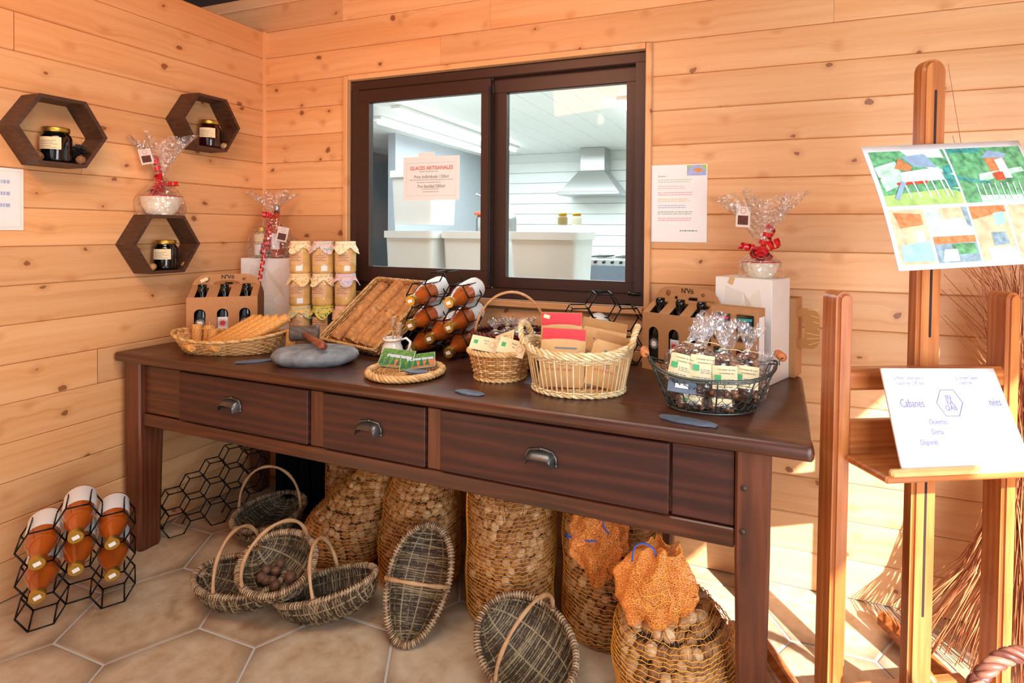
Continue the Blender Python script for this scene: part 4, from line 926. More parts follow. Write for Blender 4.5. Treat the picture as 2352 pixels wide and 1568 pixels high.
mb = MB(); d0 = V((.0, -.008, 0)); d1 = V((.215, -.130, -.010)); mb.tube([d0+(d1-d0)*k/6 for k in range(7)], [.010, .0105, .0115, .0125, .0135, .0145, .013], 10); mb.build('handle', dwood('mallet_handle_wood', 'x', a='5A2412', b='8A4022', c_='B4623A', rough=.4), t)
# ---------------------------------------------------------------- rectangular wicker tray, tipped up, with twine-tied rolls
A = V((.672, -.300, .822)); ux = V((.352, -.104, 0)).normalized(); uy = (V((.800, -.060, 1.042))-A); uy = (uy-ux*uy.dot(ux)).normalized(); uz = ux.cross(uy)
TW, TH2 = .370, .345; RM = Matrix((ux, uy, uz)).transposed()
t = thing('rectangular_wicker_tray', 'rectangular wicker tray propped up at a slant, filled with tan rolls', 'basket', A, group='wicker baskets on the table', eul=RM.to_euler())
mb = MB(); mb.cur = 0
for k in range(20): y = .008+k*(TH2-.016)/19; mb.tube([(x*TW/24, y, -.052+.0022*((-1)**(x+k))) for x in range(25)], .0026, 4)
for k in range(13): x = .01+k*(TW-.02)/12; mb.tube([(x, 0, -.052), (x, TH2, -.052)], .003, 4)
mb.smooth = True; mb.add([(0, 0, -.054), (TW, 0, -.054), (TW, TH2, -.054), (0, TH2, -.054)], [(0, 1, 2, 3)], mi=1)
for j in range(7):
    z = -.050+j*.0085; f = j/6*.012; O = [(-f, -f), (TW+f, -f), (TW+f, TH2+f), (-f, TH2+f)]
    pts = []
    for a, b in ((0, 1), (1, 2), (2, 3), (3, 0)):
        L_ = 20
        for k in range(L_):
            u = k/L_; p = (O[a][0]+(O[b][0]-O[a][0])*u, O[a][1]+(O[b][1]-O[a][1])*u); off = .0028*((-1)**(k+j)); nx, ny = (b and (O[b][1]-O[a][1]) or 0), 0
            dx, dy = O[b][0]-O[a][0], O[b][1]-O[a][1]; l = math.hypot(dx, dy); pts.append((p[0]+dy/l*off, p[1]-dx/l*off, z))
    mb.tube(pts, .0042, 5, closed=True)
mb.build('woven_body', [MW['honey'], MW['tan']], t)
rp = rrect(TW+.028, TH2+.028, .018, 3, (TW/2, TH2/2)); rpp = []
for k in range(len(rp)):
    a, b = rp[k], rp[(k+1) % len(rp)]; nn = max(1, int(math.hypot(b[0]-a[0], b[1]-a[1])/.012)); rpp += [(a[0]+(b[0]-a[0])*i/nn, a[1]+(b[1]-a[1])*i/nn, .011) for i in range(nn)]
mb = MB(); rope(mb, lambda u: rpp[int(u*len(rpp)) % len(rpp)], .0042, 3, 34, len(rpp)); mb.build('braided_rim', MW['honey'], t)
bk = plain('rough_tan_bark', 'C98F55', .9, var=.3, scale=55, bump=1., bscale=90)
q = random.Random(11); sp_ = [(.050, .330, .030), (.108, .30, .020), (.150, .345, .033), (.208, .335, .024), (.250, .345, .028), (.295, .335, .022), (.335, .32, .024)]
for i, (x, l, r_) in enumerate(sp_):
    o = A+RM @ V((x, .008+q.uniform(0, .01), -.050+r_)); t2 = thing('bark_roll', 'rough tan roll in the slanted tray, %s from the left' % ('first', 'second, thinner', 'third and thickest', 'fourth', 'fifth', 'sixth, thin', 'seventh at the right edge')[i], 'roll', o, group='rough tan rolls in the slanted wicker tray', eul=RM.to_euler())
    mb = MB(); mb.grid(lambda u, v: V((r_*(1+.10*sin(TAU*u*3+i)+.05*sin(v*31+u*9))*cos(TAU*u)*(1 if .02 < v < .98 else .8)+.006*sin(v*5+i), l*v, r_*(1+.07*sin(v*23+u*14))*sin(TAU*u)*(1 if .02 < v < .98 else .8))), 18, 40, wu=True)
    mb.add([V((r_*.75*cos(TAU*k/12), 0, r_*.75*sin(TAU*k/12))) for k in range(12)], [tuple(range(12))]); mb.add([V((r_*.75*cos(TAU*k/12), l, r_*.75*sin(TAU*k/12))) for k in range(12)], [tuple(range(12))]); mb.build('bark_body', bk, t2)
    mb = MB()
    for f in ((.35, .72) if i % 2 else (.5,)): mb = MB(); mb.tube([(r_*(1.06+.03*sin(k*.4))*cos(TAU*k/14), l*f+k*.00028, r_*1.08*sin(TAU*k/14)) for k in range(43)], .0018, 4); mb.build('twine', MW['honey'], t2)
slate('support_board', 'thin dark board under the front edge of the slanted wicker tray', (.93, -.33, TZ), R(-16), .13, .035, 9, th=.010, cat='board', gr=None)
mb = MB(); mb.smooth = False; mb.box((0, 0, .10), (.22, .03, .20), rot=None, bev=.004); mb.build('prop_block', MW['tabx'], None, loc=(1.00, -.092, TZ), rot=(0, 0, R(-16)), label='wooden block propping the slanted wicker tray from behind', cat='block')
# ---------------------------------------------------------------- juice bottles in the honeycomb rack
bot = juice_bottle(); bot['category'] = 'bottle'
S3 = math.sqrt(3)
def fill(rack, cells, names, prefix, group, RR=.054, first=None, droop=8, back=.0, yoff=-.062):
    Mx = Matrix.Translation(rack.location) @ rack.rotation_euler.to_matrix().to_4x4()
    for i, ((c, z), nme) in enumerate(zip(cells, names)):
        p = Mx @ V((c*1.5*RR, yoff, z*S3*RR+RR*.88-.0135)); e = (Mx.to_3x3() @ Euler((R(droop), 0, 0)).to_matrix()).to_euler()
        b = bot if first and i == 0 else dup(bot); b.location = p; b.rotation_euler = e; b['label'] = prefix % nme; b['group'] = group
rcells = [(0, 0), (0, 1), (0, 2), (1, .5), (1, 1.5), (1, 2.5), (2, 0), (2, 1), (2, 2)]
rk = wire_rack('bottle_rack', 'black honeycomb wire rack full of juice bottles on the table', (1.158, -.318, TZ), (0, 0, R(4)), rcells)
fill(rk, [(0, 2), (0, 1), (0, 0), (1, .5), (2, 2), (2, 1), (2, 0)], ['top of the left column', 'middle of the left column', 'bottom of the left column', 'the lone one in the middle column', 'top of the right column', 'middle of the right column', 'bottom of the right column'], 'orange brown juice bottle in the table rack, %s', 'juice bottles in the rack on the table', first=True)
rk2 = wire_rack('bottle_rack', 'nearly empty black wire rack behind the large cream basket', (1.80, -.235, TZ), (0, 0, R(24)), [(0, 0), (1, .5), (2, 0), (0, 1), (1, 1.5), (2, 1)], RR=.060)
fill(rk2, [(1, .5)], ['x'], 'lone juice bottle in the nearly empty rack behind the cream basket%.0s', 'juice bottle in the back rack', RR=.060, yoff=-.05)
# ---------------------------------------------------------------- plate with jug and cards
t = thing('wicker_plate', 'flat round wicker plate with a braided edge under the picture cards', 'basket', (1.285, -.575, TZ), 0, 'wicker baskets on the table')
mb = MB()
for j in range(11): rr_ = .012+j*.0095; mb.tube([(rr_*cos(TAU*k/56), rr_*sin(TAU*k/56), .007+.0022*cos(14*TAU*k/56*1.0+PI*j)) for k in range(56)], .0036, 4, closed=True)
for k in range(28): a = TAU*k/28; mb.tube([(.01*cos(a), .01*sin(a), .007), (.115*cos(a), .115*sin(a), .008)], .0022, 4)
mb.build('woven_base', MW['honey'], t); mb = MB(); rope(mb, lambda u: (.122*cos(TAU*u), .122*sin(TAU*u), .014), .0058, 4, 13, 150, amp=.0075); mb.build('braided_rim', MW['honey'], t)
t = thing('painted_jug', 'small white painted jug with orange dots holding honey dippers', 'jug', (1.120, -.430, TZ), R(20))
jm = plain('white_glazed_pottery', 'F1ECE2', .2, coat=.6)
mb = MB(); mb.lathe([(.028, 0), (.031, .004), (.040, .022), (.0415, .036), (.036, .056), (.031, .068), (.0335, .080), (.0365, .088), (.034, .087), (.029, .072), (.034, .052), (.038, .034), (.02, .01), (0, .009)], 28); mb.build('jug_body', jm, t)
mb = MB(); mb.tube([(.033, 0, .080), (.052, 0, .086), (.068, 0, .072), (.062, 0, .045), (.043, 0, .026)], [.0045, .005, .0055, .005, .004], 8); mb.build('handle', jm, t)
mb = MB(); [mb.ico((.0412*cos(a), .0412*sin(a), z), .0035, 1, (.4, .4, 1)) for a, z in ((-2.2, .03), (-1.6, .045), (-1.1, .028), (-.6, .04), (-1.9, .05))]; mb.build('orange_dots', plain('orange_glaze', 'E8813A', .3), t)
mb = MB(); mb.tube([(.0345*cos(TAU*k/30), .0345*sin(TAU*k/30), .078+.0015*((-1)**k)) for k in range(30)], .0016, 4, closed=True); mb.build('rim_pattern', plain('ochre_glaze', 'B98A3A', .3), t)
for i, (dx, dy, l) in enumerate(((-.030, -.004, .12), (.002, .002, .150), (.022, -.006, .135))):
    s = V((1.120-.008+i*.008, -.430, TZ+.012)); d = V((dx, dy, .105)).normalized(); e = s+d*l; tt = thing('honey_dipper', 'wooden honey dipper, %s of the three in the jug' % ('leftmost and thinnest', 'middle', 'rightmost')[i], 'honey dipper', s, 0, 'honey dippers in the white jug')
    mb = MB(); mb.tube([V((0, 0, 0)), d*(l-.03)], .003, 6); mb.build('stick', MW['rod'], tt)
    if i: Md = d.to_track_quat('Z', 'Y').to_matrix().to_4x4(); mb = MB(); pr = []; [pr.extend([(.009, l-.032+k*.006), (.012, l-.031+k*.006), (.012, l-.0285+k*.006), (.008, l-.027+k*.006)]) for k in range(6)]; mb.lathe([(0, l-.034)]+pr+[(0, l+.006)], 14, M_=Md); mb.build('grooved_head', MW['rod'], tt)
def card(name, lb, loc, eul, w, h, seed):
    t = thing(name, lb, 'card', loc, group='picture cards on the wicker plate', eul=eul); mb = MB(); mb.smooth = False; mb.box((0, 0, h/2), (w, .0012, h)); mb.build('card_sheet', MW['paper'], t)
    q = random.Random(seed); gm = plain('foliage_print', '5E8F3E', .5, var=.5, scale=120); om = plain('roof_print', 'C97A4A', .5, var=.3, scale=90); sm = plain('sky_print', 'C8D4DE', .5); dm = plain('dark_foliage_print', '2F6E4A', .5, var=.4, scale=140)
    y = -.0010; mb = MB(); mb.smooth = False; mb.add([(-w*.49, y, h*.01), (w*.49, y, h*.01), (w*.49, y, h*.99), (-w*.49, y, h*.99)], [(0, 1, 2, 3)], mi=0)
    mb.add([(-w*.2, y-.0003, h*.05), (w*.49, y-.0003, h*.05), (w*.49, y-.0003, h*.5), (0, y-.0003, h*.42)], [(0, 1, 2, 3)], mi=1); mb.add([(-w*.3, y-.0003, h*.55), (w*.45, y-.0003, h*.5), (w*.45, y-.0003, h*.66), (-w*.3, y-.0003, h*.7)], [(0, 1, 2, 3)], mi=2)
    for k in range(5): x = -w*.4+k*w*.17; mb.add([(x-w*.07, y-.0005, h*.12), (x+w*.07, y-.0005, h*.12), (x, y-.0005, h*(.62+.06*(k % 2)))], [(0, 1, 2)], mi=3)
    mb.m = mb.m; mb.build('printed_picture', [gm, om, sm, dm], t); return t
card('picture_card', 'green landscape picture card leaning against the jug', (1.225, -.565, TZ+.016), (R(-38), R(3), R(8)), .125, .068, 2); card('picture_card', 'second picture card with orange fields lying slanted behind the small slate', (1.320, -.560, TZ+.020), (R(-62), R(-6), R(30)), .12, .075, 3)
# ---------------------------------------------------------------- small round basket
t = thing('round_wicker_basket', 'small honey wicker basket filled with bagged nuts', 'basket', (1.600, -.488, TZ), R(18), 'wicker baskets on the table')
mb = MB(); P2 = weave(mb, .082, .070, .104, .088, .088, 13, 28, .0030); mb.build('woven_body', [MW['honey'], MW['tan']], t)
mb = MB(); rope(mb, lambda u: P2(TAU*u, 1., .002)+V((0, 0, .005)), .0048, 3, 15, 130, amp=.005); rope(mb, lambda u: P2(TAU*u, .02, .002)+V((0, 0, .003)), .0040, 2, 14, 110); mb.build('braided_rim', MW['honey'], t)
for i, (x, y, rz, tl, lb) in enumerate(((-.035, -.01, .3, (-32, 14), 'paper topped nut bag at the left of the small basket'), (.02, .025, -.3, (-20, -10), 'paper topped nut bag at the back of the small basket'), (.045, -.020, .1, (-38, -12), 'paper topped nut bag at the front right of the small basket'))):
    bx = thing('nut_bag', lb, 'bag', (1.600+x, -.488+y, TZ+.035), rz, 'nut bags in the small round basket'); q = random.Random(i)
    mb = MB(); [mb.ico((q.uniform(-.038, .038), q.uniform(-.03, .03), q.uniform(.005, .052)), q.uniform(.007, .011), 1, jit=.15) for _ in range(34)]; mb.build('sugared_nuts', plain('sugared_nuts', 'B27A5C', .35, var=.5, scale=90, coat=.4), bx, kind='stuff')
    mb = MB(); mb.ico((0, 0, .03), .046, 2, (1, .8, .8), jit=.04); mb.build('cellophane_wrap', MW['cello'], bx)
    e = Euler((R(tl[0]-20), R(tl[1]), 0)); mb = MB(); mb.smooth = False; mb.box((0, 0, 0), (.092, .0012, .052)); c = mb.build('card_topper', MW['cream_p'], bx, loc=((-.02, 0, .02)[i]*.8, -.020-.006*i, .080+(.012 if i == 1 else 0)), rot=(R(-40+8*i), R((10, -22, 12)[i]), 0))
    mb = MB(); mb.quad((-.036, -.0008, -.004), (-.022, -.0008, -.004), (-.022, -.0008, .010), (-.036, -.0008, .010)); mb.build('green_mark', MW['green'], c); text('lettering', 'Noix', .009, MW['ink'], c, (.006, -.0009, .012)); text('lettering', 'bio', .008, MW['ink'], c, (.006, -.0009, .002))
    mb = MB(); mb.tube([(x_+.028, -.0009, z_) for x_, z_ in hexpts(.011)], .0005, 4, closed=True); mb.build('hexagon_mark', MW['red'], c)
# ---------------------------------------------------------------- dark basket with a tall handle, behind
t = thing('dark_handled_basket', 'dark red brown wicker basket with a tall pale arched handle behind the small basket', 'basket', (1.530, -.255, TZ), R(24), 'wicker baskets on the table')
mb = MB(); P3 = weave(mb, .108, .080, .142, .108, .105, 10, 40, .0030, open_=(.3, .62)); mb.build('woven_body', [MW['redw'], MW['redw']], t)
mb = MB(); rope(mb, lambda u: P3(TAU*u, 1., .002)+V((0, 0, .005)), .0055, 3, 14, 130, amp=.006); mb.build('braided_rim', MW['redw'], t)
mb = MB(); [mb.tube([(.134*cos(PI*k/24)*(1.02), .006*j-.003, .085+.175*sin(PI*k/24)) for k in range(25)], .0048, 6) for j in (-.9, 0, .9, 1.8)]; mb.build('arched_handle', MW['tan'], t)
mb = MB(); [mb.tube([(x_, -.095-.14*z_, z_) for z_ in (.005, .05, .10)], .004, 5) for x_ in (-.006, 0, .006)]; [mb.tube([P3(a_, .9, .008)+V((0, 0, z_)) for a_ in (-2.3, -2.2, -2.1)], .006, 5) for z_ in (0, .008)]; mb.build('pale_binding', MW['tan'], t)
for i, (x, y) in enumerate(((-.06, -.02), (-.015, .03), (.02, -.025), (.065, .01), (0, -.0))):
    wp = V((1.530, -.255, 0))+Matrix.Rotation(R(24), 3, 'Z') @ V((x, y, 0)); 
    if i == 4: continue
    bag_of_nuts((wp.x, wp.y, TZ+.055), .5*i, .072, .062, 'small tied bag of dark sweets, %s in the dark basket' % ('leftmost', 'rear one', 'front one', 'rightmost')[i], label=False, nutmat='nutdark', gr='small tied bags in the dark basket', seed=20+i, d=.9)
# ---------------------------------------------------------------- large cream basket with kraft pouches
cb = (1.890, -.530, TZ); ca = R(10)
t = thing('large_cream_basket', 'large cream wicker basket with open upright sticks and two braided ears', 'basket', cb, ca, 'wicker baskets on the table')
zf = lambda th: .020*cos(th)**4
mb = MB(); P4 = weave(mb, .140, .098, .166, .124, .132, 22, 52, .0028, zf=zf, liner=False, open_=(.14, .80), stake_r=.0026); mb.build('woven_body', MW['cream'], t)
mb = MB(); mb.add([V((.134*cos(TAU*i/32), .093*sin(TAU*i/32), .004)) for i in range(32)], [tuple(range(32))]); mb.build('base_disc', MW['tan'], t)
mb = MB(); [rope(mb, lambda u: P4(TAU*u, .93+.05*k, .003)+V((0, 0, .004)), .0046, 3, 17-k, 150, amp=.0055) for k in (0, 1)]; rope(mb, lambda u: P4(TAU*u, .02, .003)+V((0, 0, .004)), .004, 2, 20, 120); mb.build('braided_rim', MW['cream'], t)
for s in (-1, 1):
    mb = MB(); rope(mb, lambda u: V((s*(.163+.018*sin(PI*u)), .062*cos(PI*u), .146+.056*abs(sin(PI*u))**.8)), .0048, 3, 5, 40, closed=False, amp=.0055); mb.build('braided_ear', MW['cream'], t)
def pouch(lb, off, eul, w, h, red, seed, txt):
    wp = V(cb)+Matrix.Rotation(ca, 3, 'Z') @ V(off); t = thing('kraft_pouch', lb, 'pouch', wp, group='kraft pouches in the cream basket', eul=eul); mb = MB()
    def f(s):
        def g(u, v): b = .016*abs(sin(PI*u))**.6*max(0, sin(PI*min(1, v/.80)))**.7; return V(((u-.5)*w*(1-.03*v), s*b, h*v))
        return g
    mb.grid(f(-1), 15, 14); mb.grid(f(1), 15, 14); b = mb.build('pouch_body', MW['kraft_l'], t)
    mb = MB()
    if red: mb.grid(lambda u, v: f(-1)(.01+.98*u, .80+.19*v)+V((0, -.0012, 0)), 12, 6); bd = mb.build('red_top_band', MW['pouchred'], b); mb = MB()
    if seed == 1: mb.smooth = False; mb.box((-w*.36, -.004, h*.935), (.020, .0012, .012), rot=Euler((0, R(15), 0)).to_matrix()); mb.build('price_sticker', MW['cream_p'], bd); mb = MB()
    mb.grid(lambda u, v: f(-1)(.3+.5*u, .66+.03*sin(v*3+u*8)*0+.025*v)+V((0, -.0014, 0)), 6, 2); [mb.tube([f(-1)(.22+.24*k+.06*cos(TAU*i/9), .42+.05*sin(TAU*i/9))+V((0, -.0016, 0)) for i in range(9)], .0006, 4, closed=True) for k in range(3)]; [mb.tube([f(-1)(.22+.24*k+.03*cos(TAU*i/6), .42+.025*sin(TAU*i/6))+V((0, -.0016, 0)) for i in range(6)], .0006, 4, closed=True) for k in range(3)]; mb.build('printed_drawing', MW['grey_ink'], b)
    text('lettering', txt, .011, MW['red'], b, (-.012, -.0185, h*.31))
    return t
MW['kraft_l'] = plain('light_kraft_paper', 'DDAF74', .55, var=.05, scale=50); MW['pouchred'] = plain('pouch_red', 'DE3038', .45)
pouch('kraft pouch with a red top, rear one of the two red topped pouches', (-.062, .030, .020), (R(-7), R(1), ca+R(12)), .135, .212, True, 1, 'FARINE DE NOIX'); pouch('kraft pouch with a red top, nearer the front rim of the cream basket', (-.050, -.028, .012), (R(-5), R(3), ca+R(12)), .140, .180, True, 2, 'FARINE DE NOIX')
pouch('plain kraft pouch leaning to the right at the back of the cream basket', (.048, .050, .020), (R(-8), R(8), ca+R(-4)), .150, .190, False, 3, 'HUILE DE NOIX'); pouch('plain kraft pouch standing front right in the cream basket', (.078, -.010, .012), (R(-6), R(14), ca+R(6)), .128, .165, False, 4, 'NOIX DE PAYS')
# ---------------------------------------------------------------- right white box, kraft gift carton, gift bowl
wb2 = white_box((2.392, -.150, TZ), R(-24), .20, .145, .340, 'tall white box at the right end of the table under a gift bowl')
t = thing('kraft_gift_carton', 'kraft carton with two round windows in front of the right white box', 'box', (2.350, -.305, TZ), R(-20)); W, D, H = .155, .062, .255
mb = MB(); mb.smooth = False; mb.box((0, .002, H/2), (W, D-.004, H), bev=.001); mb.build('carton_body', MW['kraft'], t)
for i, cx in enumerate((-.038, .038)):
    for j, z in enumerate((.205, .095)):
        mb = MB(); mb.smooth = False; mb.box((cx, -D/2-.0005, z-.012), (.054, .003, .084), bev=.001); wdw = mb.build('window_cutout', MW['black'], t)
        mb = MB(); mb.grid(lambda u, v: V((cx+.024*sin(-1.2+2.4*u), -D/2-.001-.006*cos(-1.2+2.4*u), z-.02+.036*v)), 9, 2); mb.build('tin_label', plain('navy_label', '1C2A3A', .4), wdw)
        mb = MB(); mb.grid(lambda u, v: V((cx+.0245*sin(-1.2+2.4*u), -D/2-.0015-.006*cos(-1.2+2.4*u), z-.036+.010*v)), 9, 2); mb.build('gold_band', MW['gold'], wdw)
        mb = MB(); mb.grid(lambda u, v: V((cx+.0245*sin(-1.2+2.4*u), -D/2-.0015-.006*cos(-1.2+2.4*u), z+.012+.008*v)), 9, 2); mb.build('colour_band', plain('pink_band', 'D8306A', .4) if (i+j) % 2 == 0 else plain('teal_band', '2E9A94', .4), wdw)
        if j == 0: text('lettering', 'TTES DE CANARD' if i == 0 else 'RILLETTES DE', .0058, MW['paper'], wdw, (cx, -D/2-.0105, z))
mb = MB(); mb.smooth = False; mb.box((W/2+.0006, .002, H*.5), (.0008, D*.7, H*.8)); lb_ = mb.build('side_label', MW['paper'], t)
t = thing('patterned_carrier_box', 'kraft carrier box with gold line pattern and hand hole behind the right white box', 'box', (2.565, -.120, TZ+.075), 0)
mb = MB(); mb.smooth = False; O = rrect(.085, .135, .030, 6); I_ = rrect(.030, .075, .012, 6); n = len(O)
Mq = Matrix.Rotation(R(-18), 4, 'Z') @ XZ
mb.add([Mq @ V((x, y+.095, 0)) for x, y in O]+[Mq @ V((x-.018, y+.095, 0)) for x, y in I_]+[Mq @ V((x, y+.095, .003)) for x, y in O]+[Mq @ V((x-.018, y+.095, .003)) for x, y in I_],
       [(k, (k+1) % n, n+(k+1) % n, n+k) for k in range(n)]+[(2*n+k, 3*n+k, 3*n+(k+1) % n, 2*n+(k+1) % n) for k in range(n)]+[(k, 2*n+k, 2*n+(k+1) % n, (k+1) % n) for k in range(n)]+[(n+k, n+(k+1) % n, 3*n+(k+1) % n, 3*n+k) for k in range(n)])
hb = mb.build('hand_hole_panel', plain('bronze_card', 'B98248', .45), t)
mb = MB(); mb.smooth = False; q = random.Random(8)
for k in range(7): a = (.0+.038*q.random(), .04+.02*k); b = (.042, .035+.018*k+.02*q.random()); mb.tube([Mq @ V((a[0], a[1], .0035)), Mq @ V((b[0], b[1], .0035))], .0008, 4)
mb.build('line_pattern', MW['cream_p'], hb)
mb = MB(); mb.smooth = False; mb.box((-.055, .035, .06), (.07, .08, .27), rot=Matrix.Rotation(R(-18), 3, 'Z'), bev=.001); mb.build('box_body', MW['kraft'], t)
tg = thing('gift_bowl', 'cream bowl gift wrapped in clear film with red ribbon on the right white box', 'gift', (2.418, -.160, TZ+.3405), R(-10), 'wrapped gifts')
bowl(tg, .062, .058, bw); cello_shell(tg, .066, .112, fr_h=.155, fr_r=.105, seed=7); tagcard(tg, (-.048, -.055, .205), (.05, R(3), -.1), .048, .070)
ribbons(tg, .095, 30, [((1, -.4, .4), .075, 3, .013), ((-1, -.4, .2), .07, 3, .010), ((.1, -.7, -.5), .06, 3, .012), ((.5, -.3, 1), .09, 3, .014), ((-.2, -.6, -.2), .05, 3, .012), ((.5, -.5, -.4), .05, 3, .01)])
mb = MB(); mb.tube([(.0625*cos(TAU*k/40), .0625*sin(TAU*k/40), .054) for k in range(40)], .0025, 5, closed=True); mb.build('red_cord', MW['redrib'], tg)
# ---------------------------------------------------------------- wire basket with nut bags
wb_c = V((2.292, -.560, TZ)); wa = R(14)
t = thing('wire_basket', 'dark oval wire basket with netting and orange wooden grips', 'basket', wb_c, wa)
def Wp(th, tt, off=0): a = .118+(.176-.118)*tt+off; b = .072+(.105-.072)*tt+off; return V((a*cos(th), b*sin(th), .004+tt*.098+(.034*cos(th)**4)*tt**1.3))
wm = plain('grey_zinc_wire', '5C6460', .35, metal=.8)
mb = MB(); [mb.tube([Wp(TAU*k/72, f) for k in range(72)], r_, 6, closed=True) for f, r_ in ((0, .003), (1, .0032))]; mb.tube([Wp(TAU*k/72, .93, .003) for k in range(72)], .0022, 5, closed=True)
for k in range(10): th = TAU*(k+.5)/10; mb.tube([Wp(th, f/5) for f in range(6)]+[], .0022, 5)
for k in range(-2, 3): y = k*.026; x = .115*math.sqrt(max(0, 1-(y/.075)**2)); mb.tube([(-x, y, .004), (x, y, .004)], .0018, 4)
mb.build('wire_frame', wm, t)
mb = MB(); nr, nc = 5, 30
for j in range(nr):
    for k in range(nc):
        o_ = .5*(j % 2); a = Wp(TAU*(k+o_)/nc, (j+.05)/nr); b = Wp(TAU*(k+o_)/nc, (j+.32)/nr); c = Wp(TAU*(k+o_+.5)/nc, (j+1.05)/nr); d = Wp(TAU*(k+o_-.5)/nc, (j+1.05)/nr)
        mb.tube([a, b], .0011, 3); mb.tube([b, c], .0009, 3); mb.tube([b, d], .0009, 3)
mb.build('hexagonal_netting', wm, t, kind='stuff')
for s in (-1, 1):
    c = Wp(0 if s > 0 else PI, 1)+V((s*.010, 0, .016)); mb = MB(); mb.lathe([(.004, -.027), (.0105, -.027), (.0125, -.02), (.0125, .02), (.0105, .027), (.004, .027)], 14, M_=Euler((R(90), 0, 0)).to_matrix().to_4x4(), c=c); g = mb.build('wooden_grip', plain('orange_wood_grip', 'C9743A', .5, var=.2, scale=60), t)
    mb = MB(); [mb.tube([c+V((0, yy, 0)), c+V((-s*.012, yy*1.1, -.004)), c+V((-s*.012, yy*1.25, -.018))], .0017, 5) for yy in (-.03, .03)]; mb.build('grip_wire', wm, g)
Rw = Matrix.Rotation(wa, 3, 'Z')
def wbag(x, y, z, w, h, rz, tl, lb, **k):
    if 'seed' in k and k['seed'] < 35: k['lab'] = (.41+.04*(k['seed'] % 3), .50)
    p = wb_c+Rw @ V((x, y, z)); return bag_of_nuts(p, rz+wa, w, h, lb, tilt=tl, **k)
wbag(-.094, -.016, .058, .092, .125, R(-12), (-22, 10), 'bag of caramelised walnuts at the far left of the wire basket, label curved', seed=31, fl=(.05, 0))
wbag(-.038, -.020, .048, .090, .135, R(4), (-14, 6), 'bag of caramelised walnuts second from left, with bright film fold', seed=32, fl=(.03, .01))
wbag(.030, -.028, .040, .090, .125, R(-4), (-14, 0), 'bag of caramelised walnuts in the middle, label with a large green mark', seed=33)
wbag(.086, -.018, .038, .088, .122, R(-10), (-12, 4), 'bag of caramelised walnuts right of the middle, label half behind the rim', seed=34)
wbag(.112, .028, .020, .070, .088, R(-30), (-4, 16), 'bag of caramelised walnuts at the right end, side on', seed=35, label=False)
wbag(-.02, .045, .030, .080, .110, 0, (0, 0), 'bag of caramelised walnuts at the back left of the wire basket', seed=36, label=False); wbag(.055, .045, .025, .080, .105, .4, (0, 0), 'bag of caramelised walnuts at the back right of the wire basket', seed=37, label=False)
wbag(-.060, -.040, .004, .074, .052, R(-8), (-30, 0), 'bag of caramelised walnuts lying low at the front left behind the netting', seed=38, frill=False, lt=(('Poids net', .0062),)); wbag(.02, -.048, .004, .070, .046, R(3), (-30, 0), 'bag of caramelised walnuts lying low at the front middle behind the netting', seed=39, frill=False, green=False, lt=())
mb = MB(); mb.smooth = False; mb.box((0, 0, 0), (.075, .004, .036), rot=Euler((R(-30), R(4), wa-.2)).to_matrix(), bev=.001); c = wb_c+Rw @ V((-.090, -.078, .078)); sl = mb.build('small_slate_tag', MW['slate'], None, loc=c, label='small slate tag with a white sticker in the wire basket', cat='stone')
mb = MB(); mb.smooth = False; mb.box((0, -.0035, .002), (.034, .001, .012), rot=Euler((R(-30), R(4), wa-.2)).to_matrix()); mb.build('white_sticker', MW['paper'], sl)
